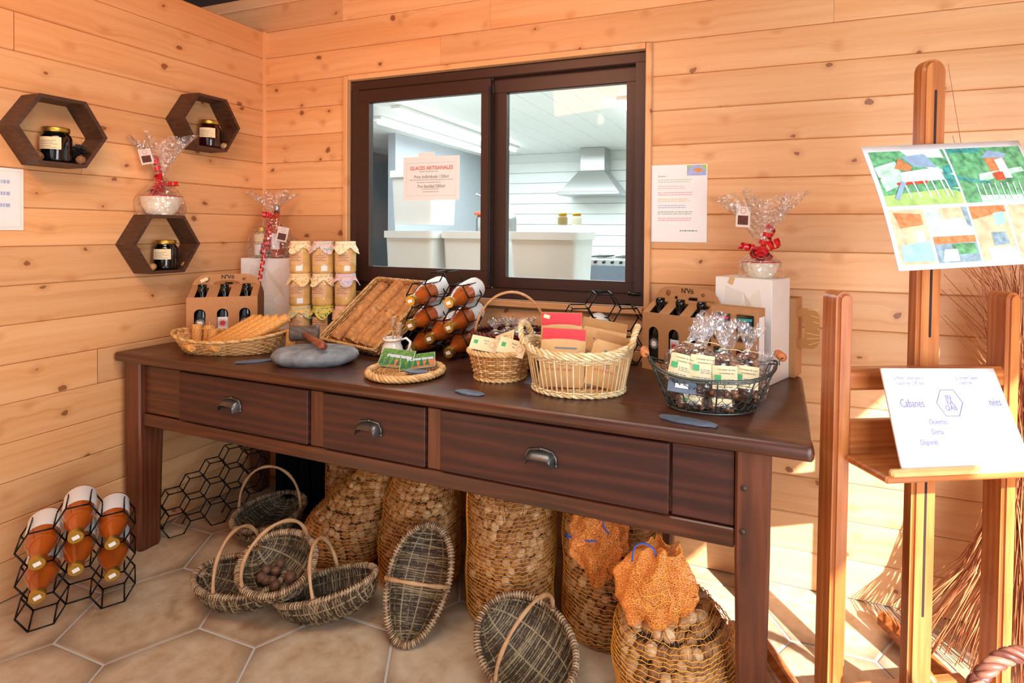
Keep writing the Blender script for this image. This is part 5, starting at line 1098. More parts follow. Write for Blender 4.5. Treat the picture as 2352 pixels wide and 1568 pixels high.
# ================================================================ net sacks of walnuts
nutmb = MB(); nutmb.ico((0, 0, 0), .0165, 2, (1, .92, .95), jit=.04); nutmb.tube([(.0168*cos(TAU*k/12), 0, .016*sin(TAU*k/12)) for k in range(12)], .0012, 4, closed=True)
NUTME = nutmb.mesh('walnut', MW['walnut'])
NUTBUDGET = [300]
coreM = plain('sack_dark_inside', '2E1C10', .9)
def crum(p, s_=.012, f=28.):
    n_ = noise.noise_vector(p*f)+noise.noise_vector(p*f*2.7)*.5; return p+n_*s_
def sack(lb, base, prof, lean=(0, 0), ell=.82, rot=0, seed=0, rows=24, nuts_single=0, wob=.05, mouth=None, which='', sag=0, pitch=.031, side=1.0, net_r=.0010, seam=None):
    # prof: list of (height, radius); lean: top offset in x,y
    t = thing('walnut_sack', lb, 'sack', base, rot, 'orange net sacks of walnuts under the table')
    Hh = prof[-1][0]
    def rad(z):
        for (z0, r0), (z1, r1) in zip(prof, prof[1:]):
            if z <= z1: f = (z-z0)/(z1-z0); f = f*f*(3-2*f); return r0+(r1-r0)*f
        return prof[-1][1]
    def S(a, z, off=0.):
        f = z/Hh; r_ = rad(z)*(1+wob*sin(2*a+seed)+wob*.6*sin(3*a+z*17+seed*2)+.35*wob*sin(5*a-z*30))+off
        return V((r_*cos(a)+lean[0]*f**1.4, r_*ell*sin(a)+lean[1]*f**1.4, z+sag*f*sin(a+seed)))
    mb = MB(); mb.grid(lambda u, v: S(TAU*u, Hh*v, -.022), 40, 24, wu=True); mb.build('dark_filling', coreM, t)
    # walnuts packed against the net
    q = random.Random(seed); allp = []; z = .016; j = 0
    while z < Hh-.012:
        r_ = rad(z)
        n = max(4, int(TAU*r_*.92/pitch))
        for k in range(n):
            a = TAU*(k+.5*(j % 2))/n+q.uniform(-.3, .3)/n
            p = S(a, z+q.uniform(-.007, .007), -.019+q.uniform(-.009, .001))
            if cos(a+rot+PI/2) > -.35 or z > Hh*.75: allp.append((p, a))
        z += pitch*.86; j += 1
    Rr = Matrix.Rotation(rot, 3, 'Z'); cnt = 0; rest = MB(); vs, fs = [tuple(x.co) for x in NUTME.vertices], [tuple(p.vertices) for p in NUTME.polygons]
    allp.sort(key=lambda pa: -cos(pa[1]+rot+PI/2+.15))
    for p, a in allp:
        e = Euler((q.random()*6, q.random()*6, q.random()*6)); s = q.uniform(1.05, 1.28)
        if cnt < nuts_single:
            o = bpy.data.objects.new('walnut', NUTME); COL.objects.link(o); o.location = V(base)+Rr @ p; o.rotation_euler = e; o.scale = (s, s, s)
            tag(o, 'whole walnut among many behind the net of the %s sack' % which, 'walnut', 'walnuts in the %s net sack' % which); cnt += 1
        else:
            if not len(rest.v): pass
            E_ = e.to_matrix()*s; rest.add([E_ @ V(x)+p for x in (LOWV if True else vs)], LOWF)
    if len(rest.v): rest.build('walnuts', MW['walnut'], t, kind='stuff')
    # the net: round threads with fine zigzag threads between them
    mb = MB(); nz = rows; nseg = 72
    rings = [[S(TAU*k/nseg, Hh*(j+.3)/nz+.006*noise.noise(V((3*cos(TAU*k/nseg), 3*sin(TAU*k/nseg), j*.35+seed*9))), .0045+.0008*((-1)**k)) for k in range(nseg)] for j in range(nz)]
    for j, rg in enumerate(rings): mb.tube([p+V((0, 0, .0024*((-1)**k))) for k, p in enumerate(rg)], net_r*1.25, 3, closed=True)
    mb2 = mb
    for j in range(nz-1):
        a, b = rings[j], rings[j+1]
        for k in range(nseg):
            mb.tube([a[k], b[(k+(1 if j % 2 else 0)) % nseg]], net_r*.36, 3, cap=False)
    if seam is not None: [mb.tube([S(seam+d_, Hh*k/30, .004) for k in range(31)], .003, 4) for d_ in (-.05, -.02, .02, .05)]
    mb.build('net', MW['net'], t, kind='stuff')
    if mouth:
        # gathered mouth of bunched net, folded over
        (mx, my, mz), (dx, dy, dz), mr, ln = mouth; c0 = V((mx, my, mz)); d = V((dx, dy, dz)).normalized(); x = d.orthogonal().normalized(); y = d.cross(x)
        def b_(u, v):
            a = TAU*u; r_ = mr*(.35+.75*v+.35*sin(PI*v))*(1+.28*sin(a*6+seed+v*3)+.16*sin(a*11-v*5)); c = c0+d*ln*v+V((0, 0, -.5*ln*v*v))*(1 if dz < .6 else 0); return c+(x*cos(a)+y*sin(a)*.75)*r_
        mb = MB(); mb.grid(lambda u, v: crum(b_(u, v), .006, 40.), 60, 24, wu=True); g = mb.build('gathered_mouth', MW['netbunch'], t)
        mb = MB()
        for j in range(12): mb.tube([b_(k/60, j/11.)*1.0+(x*cos(TAU*k/60)+y*sin(TAU*k/60))*.002 for k in range(60)], .0011, 3, closed=True)
        mb.build('net_threads', MW['net'], g, kind='stuff')
        mb = MB(); [mb.tube([c0+(x*cos(TAU*k/14)+y*sin(TAU*k/14))*mr*.52+d*dd for k in range(14)], .003, 5, closed=True) for dd in (.004, .010)]
        mb.tube([c0+x*mr*.5, c0+x*mr*.9-d*.03, c0+x*mr*1.1-d*.06+V((.01, -.012, -.02)), c0+x*mr*1.0+V((.02, -.02, -.055))], .002, 5); mb.tube([c0-x*mr*.5, c0-x*mr+y*.02, c0-x*mr*1.5+y*.01+V((0, -.01, .012)), c0-x*mr*2.0+V((0, -.01, 0))], .002, 5); mb.build('blue_tie', MW['blue'], t)
    return t
_lb = bmesh.new(); bmesh.ops.create_icosphere(_lb, subdivisions=1, radius=.0165); LOWV = [tuple(v.co*rnd.uniform(.93, 1.05)) for v in _lb.verts]; LOWF = [tuple(x.index for x in f.verts) for f in _lb.faces]; _lb.free()
sack('net sack slumped to the left behind the stacked baskets, blue tie at its tip', (.880, -.420, 0), [(0, .135), (.06, .168), (.16, .165), (.27, .120), (.35, .066), (.41, .022)], lean=(.185, .02), seed=1, rows=30, mouth=((.172, .015, .385), (.15, -.25, .9), .030, .07), which='left slumped')
sack('net sack standing tallest in the dark at the back left, behind the slumped one', (.75, -.180, 0), [(0, .12), (.1, .14), (.30, .135), (.42, .10), (.46, .05)], seed=2, rows=30, which='back left')
sack('upright net sack second from the left, with the tall oval basket leaning on it', (1.238, -.430, 0), [(0, .140), (.06, .158), (.25, .148), (.40, .120), (.47, .10)], lean=(.03, .02), seed=3, rows=34, which='second')
sack('tall upright net sack in the middle with a thick seam down its left side', (1.632, -.465, 0), [(0, .130), (.03, .152), (.25, .158), (.45, .150), (.485, .125)], ell=.85, seed=4, rows=37, nuts_single=140, which='middle', seam=-2.55, wob=.035)
sack('tall net sack on the right with an orange gathered mouth folded down in front', (1.975, -.425, 0), [(0, .140), (.04, .162), (.25, .165), (.42, .155), (.475, .10), (.49, .05)], seed=5, rows=37, wob=.04, which='right rear')
# its mouth falls down the front: a long bunched flap
t5 = [o for o in COL.objects if o.get('label', '').startswith('tall net sack on the right')][0]
mb = MB()
def crum(p, s_=.012, f=28.):
    n_ = noise.noise_vector(p*f)+noise.noise_vector(p*f*2.7)*.5; return p+n_*s_
def flap0(u, v):
    a = TAU*u; w_ = .058*(.55+1.0*sin(PI*min(1, v*.8+.12))**.8)*(1-.72*v**2); c = V((.0-.01*v, -.128-.035*sin(PI*v), .455-.235*v)); return c+V((w_*cos(a)*(1+.2*sin(7*a+9*v)), -.020*sin(a)*(1+.5*sin(5*a-11*v)), .006*sin(9*a+5*v)))
flap = lambda u, v: crum(flap0(u, v))
mb.grid(flap, 90, 40, wu=True); g5 = mb.build('gathered_mouth', MW['netbunch'], t5)
mb = MB(); [mb.tube([flap(k/54, j/6)+V((0, -.002, 0)) for k in range(54)], .0011, 3, closed=True) for j in range(7)]; mb.build('net_threads', MW['net'], g5, kind='stuff')
mb = MB(); mb.tube([(-.105, -.165, .365), (-.085, -.17, .358), (-.07, -.17, .378), (-.055, -.168, .362), (-.03, -.17, .360), (0, -.168, .366)], .0024, 5); mb.tube([(-.07, -.17, .378), (-.09, -.17, .372), (-.10, -.168, .352)], .002, 5); mb.tube([(.015, -.165, .47), (.012, -.17, .44), (.02, -.172, .41), (.035, -.172, .395)], .0024, 5); mb.build('blue_tie', MW['blue'], t5)
sack('squat net sack nearest the viewer by the front right table leg, mouth puffed up', (2.212, -.635, 0), [(0, .135), (.03, .160), (.12, .168), (.20, .158), (.26, .110), (.30, .018)], ell=.9, lean=(-.02, .02), seed=6, rows=27, nuts_single=160, which='front', wob=.04)
t6 = [o for o in COL.objects if o.get('label', '').startswith('squat net sack')][0]
mb = MB()
def puff0(u, v):
    a = TAU*u; r_ = (.034+.074*sin(PI*min(1, v*.86+.04))**.9)*(1-.25*v); c = V((-.055-.015*v+.035*v*v, -.055+.01*v, .225+.215*v)); return c+V((r_*cos(a)*(1+.20*sin(5*a+4*v)+.13*sin(11*a+2*v)), r_*.62*sin(a)*(1+.2*sin(4*a-7*v)), .010*sin(6*a+4*v)))
puff = lambda u, v: crum(puff0(u, v), .010, 24.)
mb.grid(puff, 100, 44, wu=True); g6 = mb.build('gathered_mouth', MW['netbunch'], t6)
mb = MB(); [mb.tube([puff(k/60, j/7)*1.0+V((0, -.0015, 0)) for k in range(60)], .0011, 3, closed=True) for j in range(8)]; mb.build('net_threads', MW['net'], g6, kind='stuff')
mb = MB(); mb.tube([(-.075+.030*cos(a), -.075, .425+.028*sin(a)) for a in [PI*k/12 for k in range(13)]]+[(-.108, -.08, .40)], .0024, 5); mb.build('blue_tie', MW['blue'], t6)
# ================================================================ willow frame baskets
def orient(L, n_):
    L = V(L).normalized(); n_ = V(n_); n_ = (n_-L*n_.dot(L)).normalized(); return Matrix((L, n_.cross(L), n_)).transposed().to_euler()
Fh = V((-.345, .9386, 0)); Rh = V((.9386, .345, 0)); Uh = V((0, 0, 1))
def frame_basket(lb, loc, eul, a=.16, b=.105, h=.085, hh=.165, seed=0, ns=44, nr=9, egg=0., dark=1):
    t = thing('willow_basket', lb, 'basket', loc, group='grey willow gathering baskets on the floor', eul=eul); q = random.Random(seed)
    def P(s, ph, off=0.):
        w_ = math.sqrt(max(0, 1-s*s)); bb = b*(1+egg*s)
        return V((a*s*(1+off*3*abs(s)), (bb+off)*w_*cos(ph), -(h+off)*(w_**.75)*sin(ph)))
    mb = MB()
    for i in range(ns):
        s = -.965+1.93*(i+.5)/ns; s += q.uniform(-.006, .006)
        mb.tube([P(s+.012*sin(ph_*3+i), ph_, .0022*cos(nr*ph_+PI*i)) for ph_ in [PI*k/22 for k in range(23)]], q.uniform(.0022, .0041), 4, cap=False)
    mb.build('woven_hull', MW['grey'], t)
    mb = MB(); mb.grid(lambda u, v: P(-.97+1.94*u, PI*v, .0), 26, 14); mb.build('inner_lining', plain('willow_inside', '4A3524', .7, var=.5, scale=120), t)
    mb = MB(); [mb.tube([P(-.98+1.96*k/26, PI*(j+1)/(nr+1), 0) for k in range(27)], .0034, 5) for j in range(nr)]; mb.build('ribs', MW['grey'], t)
    # bound rim: hoop wrapped with short turns
    n = 210; mb = MB(); ring = [V((a*cos(TAU*k/n), b*(1+egg*cos(TAU*k/n))*sin(TAU*k/n), .002)) for k in range(n)]; mb.tube(ring, .0058, 5, closed=True)
    for k in range(104):
        a0 = TAU*k/104; c_ = V((a*cos(a0), b*(1+egg*cos(a0))*sin(a0), .002)); tn = V((-a*sin(a0), b*cos(a0), 0)).normalized(); nx = tn.cross(V((0, 0, 1))); rr_ = q.uniform(.0078, .0092)
        mb.tube([c_+nx*rr_*cos(x)+V((0, 0, rr_*sin(x)))+tn*.002*sin(x) for x in [TAU*j/8 for j in range(8)]], .0028, 4, closed=True)
    mb.build('wrapped_rim', MW['greyrim'], t)
    mb = MB(); mb.tube([(0, b*1.01*cos(PI*k/26), hh*abs(sin(PI*k/26))**.85+.0) for k in range(27)], [.0058+.001*sin(k) for k in range(27)], 8); mb.build('arched_handle', MW['rod'], t)
    for s in (-1, 1):
        mb = MB()
        for k in range(5): mb.tube([V((x, s*b*1.0, z)) for x, z in ((-.004*(k+1), .004+.002*k), (0, -.010-.007*k), (.004*(k+1), .004+.002*k))], .0022, 4)
        [mb.tube([V((.009*cos(x), s*b+.0075*sin(x), .010+.005*j)) for x in [TAU*k/10 for k in range(10)]], .0018, 4, closed=True) for j in range(2)]
        mb.build('handle_lashing', MW['greyrim'], t)
    return t
EB2 = orient(Rh*.8-Fh*.5-Uh*.18, Uh*.93-Fh*.36)
frame_basket('willow basket standing farthest back left in the shadow, pale handle upright', (.470, -.390, .085), (R(0), R(0), R(-70)), a=.165, b=.130, h=.085, hh=.190, seed=1)
frame_basket('long willow basket at the left end of the stack, lying open', (.760, -.780, .100), (R(4), R(0), R(6)), a=.158, b=.102, h=.100, hh=.165, seed=2)
frame_basket('rounder willow basket on top of the two others holding a few dark walnuts', (.925, -.775, .178), EB2, a=.128, b=.112, h=.095, hh=.150, seed=3)
frame_basket('long willow basket at the right of the stack, tipped towards the viewer', (1.085, -.725, .108), (R(-2), R(-14), R(20)), a=.165, b=.092, h=.105, hh=.150, seed=4)
frame_basket('oval willow basket propped upright against the second sack', (1.395, -.660, .150), orient(Uh*.80+Fh*.50+Rh*.12, Uh*.5-Fh*.85), a=.165, b=.098, h=.080, hh=.120, seed=5, egg=.12)
frame_basket('willow basket nearest the viewer in front of the middle sack', (1.805, -.735, .112), orient(Rh*.72-Fh*.5-Uh*.28, Uh*.88-Fh*.42), a=.155, b=.120, h=.088, hh=.165, seed=6)
q = random.Random(4)
for i in range(11):
    x, y = q.uniform(-.06, .05), q.uniform(-.05, .03); M3 = EB2.to_matrix()
    p = V((.925, -.775, .178))+M3 @ V((x, y, -.080*(1-(x/.13)**2-(y/.13)**2)**.4+.022))
    nut('walnut', 'dark walnut in the round willow basket on top of the stack', 'walnut', p, .0165, m_='nutdark', gr='dark walnuts in the top willow basket')
# ================================================================ honeycomb racks on the floor
fr = wire_rack('bottle_rack', 'black honeycomb wire rack on the floor tiles at far left, leaning on the wall', (.268, -1.085, .0), (0, 0, R(58)), [(0, 0), (0, 1), (0, 2), (1, .5), (1, 1.5), (1, 2.5), (2, 0), (2, 1), (2, 2)], RR=.060, dep=.125)
fill(fr, [(0, 2), (0, 1), (1, 2.5), (1, 1.5), (2, 2), (2, 1)], ['upper one of the left column', 'lower one of the left column', 'uppermost in the middle', 'lower one in the middle', 'upper one of the right column', 'lower one of the right column'], 'orange brown juice bottle in the floor rack, %s', 'juice bottles in the rack on the floor', RR=.060, droop=9, yoff=-.085)
wire_rack('bottle_rack', 'empty stepped black wire rack on the floor in the shadow behind the left table leg', (.145, -.560, .0), (R(-8), 0, R(62)), [(0, 0), (0, 1), (1, .5), (1, 1.5), (2, 0), (2, 1), (2, 2), (3, .5), (3, 1.5), (3, 2.5), (4, 1), (4, 2), (4, 3)], RR=.050, dep=.10)
mb = MB(); mb.smooth = False
t = thing('shade_crate', 'black slatted crate added to darken the space under the left of the table', 'crate', (.56, -.135, 0), 0)
bk_ = plain('shade_crate_black', '060505', .9, spec=.1)  # guessed crate, added in black to deepen the dark under the table
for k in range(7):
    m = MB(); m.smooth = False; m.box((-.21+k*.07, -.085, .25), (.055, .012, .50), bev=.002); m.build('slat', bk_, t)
m = MB(); m.smooth = False; m.box((0, 0, .25), (.46, .15, .48), bev=.002); m.build('shade_crate_core', bk_, t)
# ================================================================ easel
eu = V((2.985-2.585, -.49+.70, 0)).normalized(); ea = math.atan2(eu.y, eu.x)
t = thing('easel', 'orange varnished wooden studio easel with round topped posts', 'easel', (2.583, -.690, 0), eul=(0, R(.65), ea))
def post(x, y, w, d, z0, z1, name, slots=()):
    mb = MB(); segs = []
    rr_ = w/2; arc = [(rr_*cos(a), z1-rr_+rr_*sin(a)) for a in [PI*k/12 for k in range(13)]]
    def col(xa, xb, za, zb): mb.box(((xa+xb)/2, 0, (za+zb)/2), (xb-xa, d, zb-za))
    b = bmesh.new()
    out = [(w/2, z0)]+[(px_, pz) for px_, pz in arc]+[(-w/2, z0)]
    vf = [b.verts.new((px_, -d/2, pz)) for px_, pz in out]; f = b.faces.new(vf); ex = bmesh.ops.extrude_face_region(b, geom=[f]); bmesh.ops.translate(b, verts=[v for v in ex['geom'] if isinstance(v, bmesh.types.BMVert)], vec=(0, d, 0))
    bmesh.ops.recalc_face_normals(b, faces=b.faces[:])
    bmesh.ops.bevel(b, geom=[e for e in b.edges if e.is_manifold and e.calc_face_angle(0) > .6], offset=min(w, d)*.2, segments=3, affect='EDGES')
    me = bpy.data.meshes.new(name); b.to_mesh(me); b.free(); me.materials.append(MW['easel']); me.polygons.foreach_set('use_smooth', [True]*len(me.polygons)); me.set_sharp_from_angle(angle=R(40))
    o = bpy.data.objects.new(name, me); COL.objects.link(o); o.parent = t; o.location = (x, y, 0)
    for za, zb in slots:
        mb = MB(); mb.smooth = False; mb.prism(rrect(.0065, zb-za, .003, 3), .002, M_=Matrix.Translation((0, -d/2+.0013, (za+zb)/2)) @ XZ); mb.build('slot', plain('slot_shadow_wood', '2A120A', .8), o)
    return o
EW = .452
post(0, 0, .042, .068, .035, 1.145, 'side_post'); post(EW, 0, .040, .066, .035, 1.145, 'side_post')
post(EW*.5+.022, .020, .066, .040, .10, 1.718, 'centre_mast', ((1.03, 1.64), (.335, .700)))
m = MB(); m.smooth = False; m.box((EW/2, -.004, .934), (EW, .040, .052), bev=.008); m.build('cross_bar', MW['easelx'], t)
m = MB(); m.smooth = False; m.box((EW/2, -.015, .795), (EW-.04, .022, .085), bev=.004); m.build('back_board', MW['easelx'], t)
m = MB(); m.smooth = False; m.box((EW/2+.03, -.095, .757), (EW+.05, .150, .016), rot=Euler((R(-3), 0, 0)).to_matrix(), bev=.004); sh = m.build('canvas_shelf', MW['easelx'], t)
m = MB(); m.smooth = False; m.box((EW/2+.03, -.160, .766), (EW+.02, .016, .028), bev=.005); m.build('shelf_lip', plain('pale_varnished_edge', 'E0B070', .3, var=.1, scale=20), sh)
for x in (0, EW):
    m = MB(); m.smooth = False; m.box((x, .10, .045), (.050, .60, .055), bev=.016); m.build('foot', MW['easelx'], t)
m = MB(); m.smooth = False; m.box((EW/2, .085, .075), (EW, .035, .055), bev=.006); m.build('lower_cross_bar', MW['easelx'], t)
m = MB(); m.tube([(EW*.58, .03, .20), (EW*.80, -.02, .06)], .014, 8); m.build('brace', MW['easelx'], t)
# upper photo sheet and lower board
def sheet(name, lb, cat, TLc, TRc, BRc, BLc, bow, fn, th=.003):
    TLc, TRc, BRc, BLc = map(V, (TLc, TRc, BRc, BLc)); ux_ = (TRc-TLc).normalized(); W_ = (TRc-TLc).length; dn = BLc-TLc; dn = dn-ux_*dn.dot(ux_)*.0; H_ = dn.length; dn.normalize(); nn = dn.cross(ux_).normalized()
    if nn.y > 0: nn = -nn
    t = thing(name, lb, cat, BLc)
    def P(u, v, off=0): return TLc+(TRc-TLc)*u*(1-v)+(BRc-BLc)*u*v+(BLc-TLc)*v+nn*(bow*sin(PI*v)+off)-BLc
    mb = MB(); n = 12
    A_ = [[P(i/n, j/n) for j in range(n+1)] for i in range(n+1)]; B_ = [[P(i/n, j/n, -th) for j in range(n+1)] for i in range(n+1)]
    idx = lambda k, i, j: k*(n+1)**2+i*(n+1)+j
    mb.add([p for r_ in A_ for p in r_]+[p for r_ in B_ for p in r_], [(idx(0, i, j), idx(0, i, j+1), idx(0, i+1, j+1), idx(0, i+1, j)) for i in range(n) for j in range(n)]+[(idx(1, i, j), idx(1, i+1, j), idx(1, i+1, j+1), idx(1, i, j+1)) for i in range(n) for j in range(n)]
           + [(idx(0, 0, j), idx(1, 0, j), idx(1, 0, j+1), idx(0, 0, j+1)) for j in range(n)]+[(idx(0, n, j), idx(0, n, j+1), idx(1, n, j+1), idx(1, n, j)) for j in range(n)]+[(idx(0, i, 0), idx(0, i+1, 0), idx(1, i+1, 0), idx(1, i, 0)) for i in range(n)]+[(idx(0, i, n), idx(1, i, n), idx(1, i+1, n), idx(0, i+1, n)) for i in range(n)])
    o = mb.build('sheet', plain('laminated_white_sheet', 'F7F7F8', .12, coat=.8), t); fn(t, o, P, ux_, dn, nn, W_, H_, BLc, TLc); return t
PM = {k: plain('print_'+k, c, .15, var=v, scale=s, coat=.7) for k, c, v, s in (('leaf', '6FAE7A', .5, 60), ('pale', 'C9E6D0', .25, 50), ('teal', '4F9C92', .45, 70), ('lawn', 'B7D67E', .25, 40), ('sky', 'E4E6F2', .05, 10), ('wood', 'D98A5A', .3, 80), ('roof', '9DB4CC', .15, 60), ('white', 'EEF2F4', .06, 40), ('blue', 'A8D0E6', .15, 40), ('warm', 'F0C8A0', .25, 50), ('red', 'D8593C', .25, 80), ('grey', '93AAB4', .3, 70))}
def photo(t, P, u0, v0, u1, v1, bg, shapes):
    mb = MB(); g = lambda a, b, o=.0006: P(u0+(u1-u0)*a, v0+(v1-v0)*b, o); mb.grid(lambda a, b: g(a, b), 7, 7); f = mb.build('photo_print', PM[bg], t)
    by = {}
    for i, (mn, pts) in enumerate(shapes): by.setdefault(mn, []).append((i, pts))
    for mn, L_ in by.items():
        for i, pts in L_: mb = MB(); mb.smooth = False; mb.add([g(x, y, .0009+.00012*i) for x, y in pts], [tuple(range(len(pts)))]); mb.build('photo_detail', PM[mn], f)
def posters(t, o, P, ux_, dn, nn, W_, H_, BLc, TLc):
    photo(t, P, .025, .055, .49, .53, 'leaf', [('sky', [(.42, 0), (.95, 0), (1, .5), (.6, .3)]), ('pale', [(0, .3), (.3, .2), (.35, .6), (.05, .75)]), ('lawn', [(.0, .82), (1, .72), (1, 1), (.0, 1)]), ('teal', [(.88, .35), (1, .3), (1, .8), (.86, .75)]), ('roof', [(.40, .12), (.72, .08), (.82, .34), (.52, .32)]), ('wood', [(.26, .34), (.36, .14), (.50, .32), (.44, .40)]), ('white', [(.30, .42), (.84, .34), (.86, .58), (.30, .60)]), ('red', [(.22, .60), (.62, .58), (.62, .63), (.22, .65)])]+[('white', [(x, .58), (x+.02, .58), (x+.05, .88), (x+.03, .88)]) for x in (.3, .42, .56, .66, .78, .84)]+[('roof', [(.12, .88), (.28, .58), (.34, .60), (.18, .90)])])
    photo(t, P, .505, .055, .975, .53, 'leaf', [('teal', [(0, 0), (.45, 0), (.4, .7), (0, .6)]), ('pale', [(.3, .5), (.9, .4), (1, 1), (.2, 1)]), ('wood', [(.45, .22), (.72, .18), (.70, .55), (.48, .6)]), ('roof', [(.42, .2), (.55, .06), (.78, .14), (.72, .22)]), ('white', [(.58, .25), (.70, .22), (.72, .6), (.60, .6)]), ('red', [(.5, .5), (.62, .48), (.62, .62), (.5, .64)])]+[('white', [(.2+.08*k, .68), (.215+.08*k, .68), (.215+.08*k, .98), (.2+.08*k, .98)]) for k in range(8)])
    photo(t, P, .025, .56, .225, .965, 'warm', [('wood', [(.1, .05), (.9, .1), (.9, .3), (.2, .35)]), ('white', [(.6, .4), (.85, .4), (.85, .62), (.6, .62)]), ('blue', [(.1, .66), (.95, .6), (1, .95), (.05, .95)])])
    photo(t, P, .24, .56, .49, .755, 'pale', [('warm', [(.3, 0), (.95, 0), (.9, .5), (.35, .5)]), ('white', [(.3, .5), (.8, .4), (.9, .85), (.2, .9)]), ('grey', [(.86, 0), (1, 0), (1, .8), (.9, .7)])])
    photo(t, P, .24, .775, .49, .965, 'grey', [('wood', [(0, 0), (1, 0), (1, .25), (0, .3)]), ('leaf', [(.4, .3), (.95, .3), (.95, .7), (.4, .7)]), ('white', [(.2, .5), (.5, .5), (.5, .95), (.1, .95)])])
    photo(t, P, .505, .56, .72, .965, 'warm', [('wood', [(0, 0), (1, 0), (1, .12), (0, .25)]), ('blue', [(.6, .15), (.9, .12), (.9, .35), (.6, .38)]), ('grey', [(.4, .5), (.8, .5), (.85, .72), (.4, .75)]), ('pale', [(.2, .78), (.95, .76), (1, 1), (.2, 1)])])
    photo(t, P, .735, .56, .975, .965, 'warm', [('leaf', [(.6, .1), (.9, .1), (.9, .5), (.6, .5)]), ('white', [(.1, .55), (.95, .5), (1, .95), (.2, .95)]), ('blue', [(.3, .6), (.6, .58), (.65, .7), (.35, .72)]), ('red', [(.3, .88), (.8, .88), (.8, .98), (.3, .98)])])
sheet('photo_sheet', 'large laminated sheet of tree house photos hung high on the easel', 'poster', (2.643, -.666, 1.490), (3.015, -.486, 1.516), (3.060, -.620, 1.224), (2.699, -.798, 1.203), .010, posters)
def board_print(t, o, P, ux_, dn, nn, W_, H_, BLc, TLc):
    Rm_ = Matrix((ux_, -dn, nn)).transposed(); e = Rm_.to_euler(); ink = plain('violet_grey_print', '7E7EB8', .4)
    def tx(s, u, v, sz, al='LEFT', sx=.8, bold=0): text('lettering', s, sz, ink, t, P(u, v, .0012), e, align=al, sx=sx, bold=bold)
    tx('La Petite Cabane pour 2', .08, .105, .0115, sx=.68); tx('à partir de 122€/ nuit', .10, .160, .0115, sx=.68); tx('La Grande Cabane', .62, .105, .0115, sx=.68); tx('à partir de', .64, .160, .0115, sx=.68)
    tx('Cabanes', .09, .37, .026, sx=.68); tx('nées', .84, .37, .025, sx=.68)
    tx('IN', .505, .315, .0165, 'CENTER', .9); tx('YA', .505, .37, .0165, 'CENTER', .9); tx('QAB', .505, .425, .0165, 'CENTER', .9)
    tx('Ouvertes', .29, .56, .0165, sx=.72); tx('Dema', .29, .66, .0165, sx=.72); tx('Disponib', .18, .76, .0165, sx=.72)
    mb = MB(); c = P(.505, .37, .0012); hx = [c+ux_*(.033*cos(k*PI/3))+(-dn)*(.033*sin(k*PI/3)) for k in range(6)]; mb.tube(hx, .0008, 4, closed=True); mb.build('hexagon_logo', ink, t)
sheet('price_board', 'clear edged white price board standing on the easel shelf', 'sign', (2.682, -.721, .974), (2.939, -.585, .966), (2.990, -.652, .775), (2.710, -.800, .778), .0, board_print, th=.006)
# ================================================================ reeds in the corner
t = thing('reed_sheaf', 'tall loose sheaf of thin orange reeds leaning in the corner behind the easel', 'reeds', (3.13, -.22, 0)); q = random.Random(12)
rm1 = wick('reed_stem', '8E4526', 'C07A48', sc=15); mb = MB(); mb2 = MB()
for i in range(200):
    a = q.uniform(0, TAU); b = q.uniform(.004, .045); wx, wy = b*cos(a), b*.7*sin(a); zt = q.uniform(.55, .75)
    bx_ = -q.uniform(-.10, .30)**1.0 if i % 3 else q.uniform(-.05, .12); by_ = q.uniform(-.12, .10); tx_ = q.uniform(-.20, .20); ty_ = q.uniform(-.06, .12); H_ = q.uniform(.95, 1.35) if q.random() < .93 else q.uniform(1.5, 2.0)
    z0 = q.uniform(0.01, .10); P0 = V((bx_, by_, z0)); P1 = V((bx_*.45, by_*.5, .30)); P2_ = V((wx, wy, zt)); P3_ = V((wx+tx_*.4, wy+ty_*.4, min(1.15, H_-.12))); P4_ = V((wx+tx_, min(wy+ty_, .19), H_))
    (mb if i % 2 else mb2).tube([P0, P0.lerp(P1, .5)+V((q.uniform(-.015, .015), 0, 0)), P1, P1.lerp(P2_, .5)+V((q.uniform(-.008, .008), 0, .0)), P2_, P3_, P4_], [.0016, .0018, .0019, .0019, .0018, .0014, .0006], 4)
mb.build('stems', rm1, t, kind='stuff'); mb2.build('stems', wick('pale_reed_stem', 'A65C34', 'D0905C', sc=15), t, kind='stuff')
mb = MB(); [mb.tube([(.050*cos(TAU*k/20), .037*sin(TAU*k/20), .64+dz) for k in range(20)], .003, 5, closed=True) for dz in (0, .008, .016)]; mb.build('binding', MW['tan'], t)
t = thing('reed_sheaf', 'second reed sheaf at the right edge of the picture beside the easel post', 'reeds', (3.30, -.42, 0)); mb = MB()
for i in range(90):
    x, y = q.uniform(-.05, .05), q.uniform(-.05, .05); mb.tube([(x*1.6, y*1.5, .01), (x, y, .5), (x*.8+.01, y, 1.0), (x*1.6, y+q.uniform(0, .04), q.uniform(1.05, 1.25))], [.002, .0022, .002, .001], 4)
mb.build('stems', wick('straw_stem', 'D9B27A', 'F2DDB0', sc=15), t, kind='stuff')
